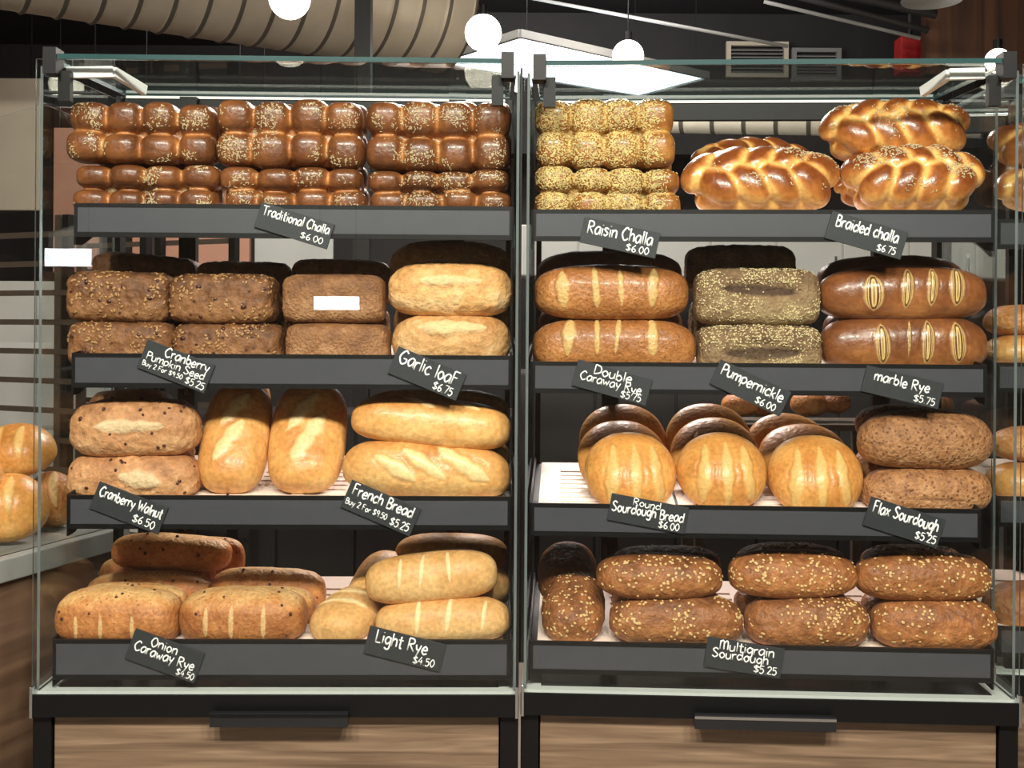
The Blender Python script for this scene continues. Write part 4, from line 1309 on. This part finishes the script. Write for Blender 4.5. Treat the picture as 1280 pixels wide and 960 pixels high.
zp = 3.3
def on_z(px, py, z):
    d = ray(px, py); return CAM + d * ((z - CAM.z) / d.z)
c = lit_panel([on_z(545, 78, zp), on_z(650, 45, zp), on_z(885, 97, zp), on_z(800, 120, zp)], 'bright rectangular light panel over the middle of the cases')
c2 = lit_panel([on_z(1186, 138, 3.0), on_z(1278, 137, 3.0), on_z(1264, 161, 3.0), on_z(1212, 162, 3.0)], 'bright light panel seen behind the braided challah end')
# vent grilles
for (x0, y0, x1, y1, lb) in ((908, 52, 986, 96, 'beige slatted air grille on the dark soffit'), (990, 60, 1052, 100, 'narrower dark slatted air grille next to the beige one')):
    a, b = W(x0, y1, 7.03), W(x1, y0, 7.03)
    mw = Matrix.Translation(((a.x + b.x) / 2, a.y, a.z))
    w, h = (b.x - a.x) / 2, b.z - a.z
    t = thing('air_grille', lb, 'vent', mw, 'air grilles on the soffit')
    fm = M['beige'] if x0 < 950 else M['grey']
    mb = MB(); mb.box(-w, w, 0, .05, 0, .035); mb.box(-w, w, 0, .05, h - .035, h); mb.box(-w, -w + .04, 0, .05, .035, h - .035); mb.box(w - .04, w, 0, .05, .035, h - .035)
    mb.build('grille_frame', fm, t, mw)
    mb = MB(); n = 7
    for k in range(n):
        z = .04 + (h - .09) * k / n
        mb.poly([(.005, z), (.045, z + .02), (.045, z + .028), (.005, z + .008)], (-w + .04, w - .04), 'x')
    mb.build('slats', M['grey'], t, mw)
# red cabinet on the timber wall side and a pendant disc
a, b = W(1126, 90, 5.4), W(1158, 45, 5.4)
mw = Matrix.Translation(((a.x + b.x) / 2, a.y, a.z))
t = thing('red_box', 'dark red box high up next to the timber wall', 'box', mw)
w, h = (b.x - a.x) / 2, b.z - a.z
MB().box(-w, w, 0, .14, 0, h).build('housing', M['red'], t, mw, bevel=.006)
MB().box(-w * .8, w * .8, -.008, 0, h * .1, h * .9).build('door', M['red'], t, mw)
MB().tube([(0, .07, h - .004), (0, .07, ZC - a.z)], .015, 10).build('hanging_conduit', M['dark'], t, mw)
c = W(1165, 2, 4.4)
mw = Matrix.Translation(c)
t = thing('disc_pendant_lamp', 'flat grey disc pendant lamp cut by the top of the frame', 'lamp', mw)
MB().lathe([(.0001, 0), (.16, 0), (.165, .01), (.12, .05), (.03, .08), (.0001, .08)]).build('lamp_shade', M['grey'], t, mw, smooth=True)
MB().tube([(0, 0, .08), (0, 0, ZC - c.z)], .005, 8).build('cord', M['black'], t, mw)

# things seen through the gaps between trays
def slab(name, label, cat, x0, y0, x1, y1, d, th, m, trim=None, group=None, doors=0, hang=False):
    a, b = W(x0, y1, d), W(x1, y0, d)
    mw = Matrix.Translation(((a.x + b.x) / 2, a.y, a.z))
    w, h = (b.x - a.x) / 2, b.z - a.z
    t = thing(name, label, cat, mw, group)
    MB().box(-w, w, 0, th, 0, h).build('body', m, t, mw, bevel=.004)
    if hang:
        for x in (-w * .8, w * .8):
            MB().tube([(x, th / 2, h - .002), (x, th / 2, ZC - a.z)], .006, 8).build('hanging_rod', M['black'], t, mw)
    for k in range(doors):
        xa = -w + 2 * w * k / doors + .006; xb = -w + 2 * w * (k + 1) / doors - .006
        dd = MB().box(xa, xb, -.018, -.0005, .006, h - .006).build('door', m, t, mw, bevel=.003)
        MB().box(xb - .05, xb - .035, -.035, -.0185, .03, .14).build('handle', M['chrome'], dd, mw)
    if trim:
        MB().box(-w, w, -.012, -.0005, h * .02, h * .16).build('trim_band', trim, t, mw)
    return t


slab('wall_cupboard', 'pale wall cupboards seen above the pumpernickel and marble rye', 'cupboard', 640, 285, 1300, 345, 5.2, .35, M['pale'], doors=8)
slab('menu_board', 'salmon pink wall board with a white band seen over the pumpkin seed loaves', 'board', 165, 255, 312, 345, 5.4, .06, M['salmon'], M['pale'], hang=True)
slab('white_reflection_panel', 'white panel, partly a stand-in for bright reflections, behind the traditional challa sign', 'panel', 318, 285, 416, 350, 5.4, .04, M['pale'], hang=True)  # white panel, part of it standing in for bright reflections of people and window
slab('side_panel_board', 'tall salmon panel seen beside the traditional challah end', 'panel', 66, 160, 122, 340, 5.4, .05, M['salmon'], hang=True)
slab('beige_hatch_panel', 'beige panel hanging behind the counter beside the left case', 'panel', -80, 98, 50, 262, 5.4, .05, M['beige'], hang=True)
slab('kitchen_cabinet', 'dark grey kitchen cabinet standing behind the sourdough tray', 'cabinet', 640, 470, 1250, 860, 3.6, .5, M['dark'], doors=6)
slab('kitchen_cabinet', 'dark kitchen cabinet standing behind the french bread and light rye', 'cabinet', 150, 520, 640, 880, 3.6, .5, M['dark'], doors=5)
slab('pale_cabinet', 'pale cabinet standing low behind the steel tray rack', 'cabinet', -120, 352, 130, 840, 4.6, .4, M['pale'], doors=3)
# shelf with rolls behind the sourdough
a, b = W(870, 530, 2.6), W(1110, 522, 2.6)
mw = Matrix.Translation(((a.x + b.x) / 2, a.y, 0)); w = (b.x - a.x) / 2
t = thing('back_shelf', 'small steel shelf of rolls behind the round sourdough', 'shelf', mw)
MB().box(-w, w, 0, .3, a.z - .02, a.z).build('shelf_board', M['steel'], t, mw)
for x in (-w + .015, w - .015):
    for y in (.015, .285):
        MB().box(x - .015, x + .015, y - .015, y + .015, 0, a.z - .02).build('leg', M['steel'], t, mw)
for i, (px, py, r, lb) in enumerate(((925, 506, .06, 'pinkish roll on the back shelf under the pumpernickle sign'), (957, 508, .05, 'second roll on the back shelf, beside the pinkish one'),
                                  (1012, 504, .065, 'brown roll on the back shelf between the sourdough and flax'), (1045, 503, .055, 'pink roll on the back shelf closest to the flax loaves'))):
    sd = nxt(); c = W(px, py, 2.7)
    put(WORLD, c, Rm(0, 0, 20 * i), 'bread_roll', lb, 'roll', 'rolls on the back shelf', loaf(r * 2.1, r * 1.8, r * 1.4, seed=sd, n=2.3, m=2.1, nu=40, nv=36, lump=.006), B['multi' if i % 2 else 'onion'])

# lit bar lamps across the aisle, which the front glass mirrors
for fr, px, py, wpx, hpx, lb in ((LEFT, 421, 379, 56, 17, 'lit bar lamp mirrored in the glass over the whole grain loaf'),
                                 (LEFT, 86, 322, 56, 22, 'lit bar lamp mirrored in the glass near the tray rack')):
    d = fr.R @ ray(px, py)
    p = fr.o + d * ((5.2 - fr.o.y) / d.y)
    k = (5.2 - fr.o.y) / 1400
    p.y = -p.y
    mw = fr.M @ Matrix.Translation(p)
    t = thing('bar_lamp', lb, 'lamp', mw, 'bar lamps across the aisle')
    w, h = wpx * k / 2, hpx * k / 2
    MB().box(-w, w, 0, .02, -h, h).build('diffuser', M['bar'], t, mw)
    MB().box(-w - .01, w + .01, -.05, 0, -h - .01, h + .01).build('housing', M['black'], t, mw)
    for x in (-w * .8, w * .8):
        MB().tube([(x, -.025, h + .0101), (x, -.025, ZC - p.z)], .005, 8).build('hanging_rod', M['black'], t, mw)

# ------------------------------------------------------------------ lights
def area(name, loc, target, size, power, color, sy=None):
    ld = bpy.data.lights.new(name, 'AREA'); ld.energy = power; ld.color = color; ld.size = size
    if sy:
        ld.shape = 'RECTANGLE'; ld.size_y = sy
    o = bpy.data.objects.new(name, ld); col.objects.link(o)
    o.matrix_world = Matrix.Translation(loc) @ (Vector(target) - Vector(loc)).to_track_quat('-Z', 'Y').to_matrix().to_4x4()
    return o


for i, x in enumerate((-1.2, -.42, .42, 1.2)):
    area('track_light', (x, -2.75, 3.35), (x * .85, .15, 1.05), .25, 71, (1, .94, .83))
area('kitchen_light', (.2, 2.5, 3.4), (0, .35, 1.1), 1.2, 150, (1, .86, .80), .4)
area('kitchen_wall_light', (-.5, 4.6, 3.9), (-.5, 7.0, 1.8), 3.0, 110, (1, .95, .9), .6)
area('shop_fill', (0, -3.2, 4.2), (0, -2.0, 0), 4.0, 80, (1, .95, .88), 2.5)  # added ambient fill, a large unseen area under the ceiling behind the camera

w = bpy.data.worlds.new('world'); sc.world = w; w.use_nodes = True
w.node_tree.nodes['Background'].inputs['Color'].default_value = (.9, .85, .8, 1)
w.node_tree.nodes['Background'].inputs['Strength'].default_value = .1

sc.view_settings.view_transform = 'Standard'
sc.view_settings.look = 'None'
sc.view_settings.exposure = 0.0
sc.view_settings.gamma = 1
sc.view_settings.use_curve_mapping = False
sc.cycles.use_denoising = True
sc.cycles.transparent_max_bounces = 32
sc.cycles.max_bounces = 8
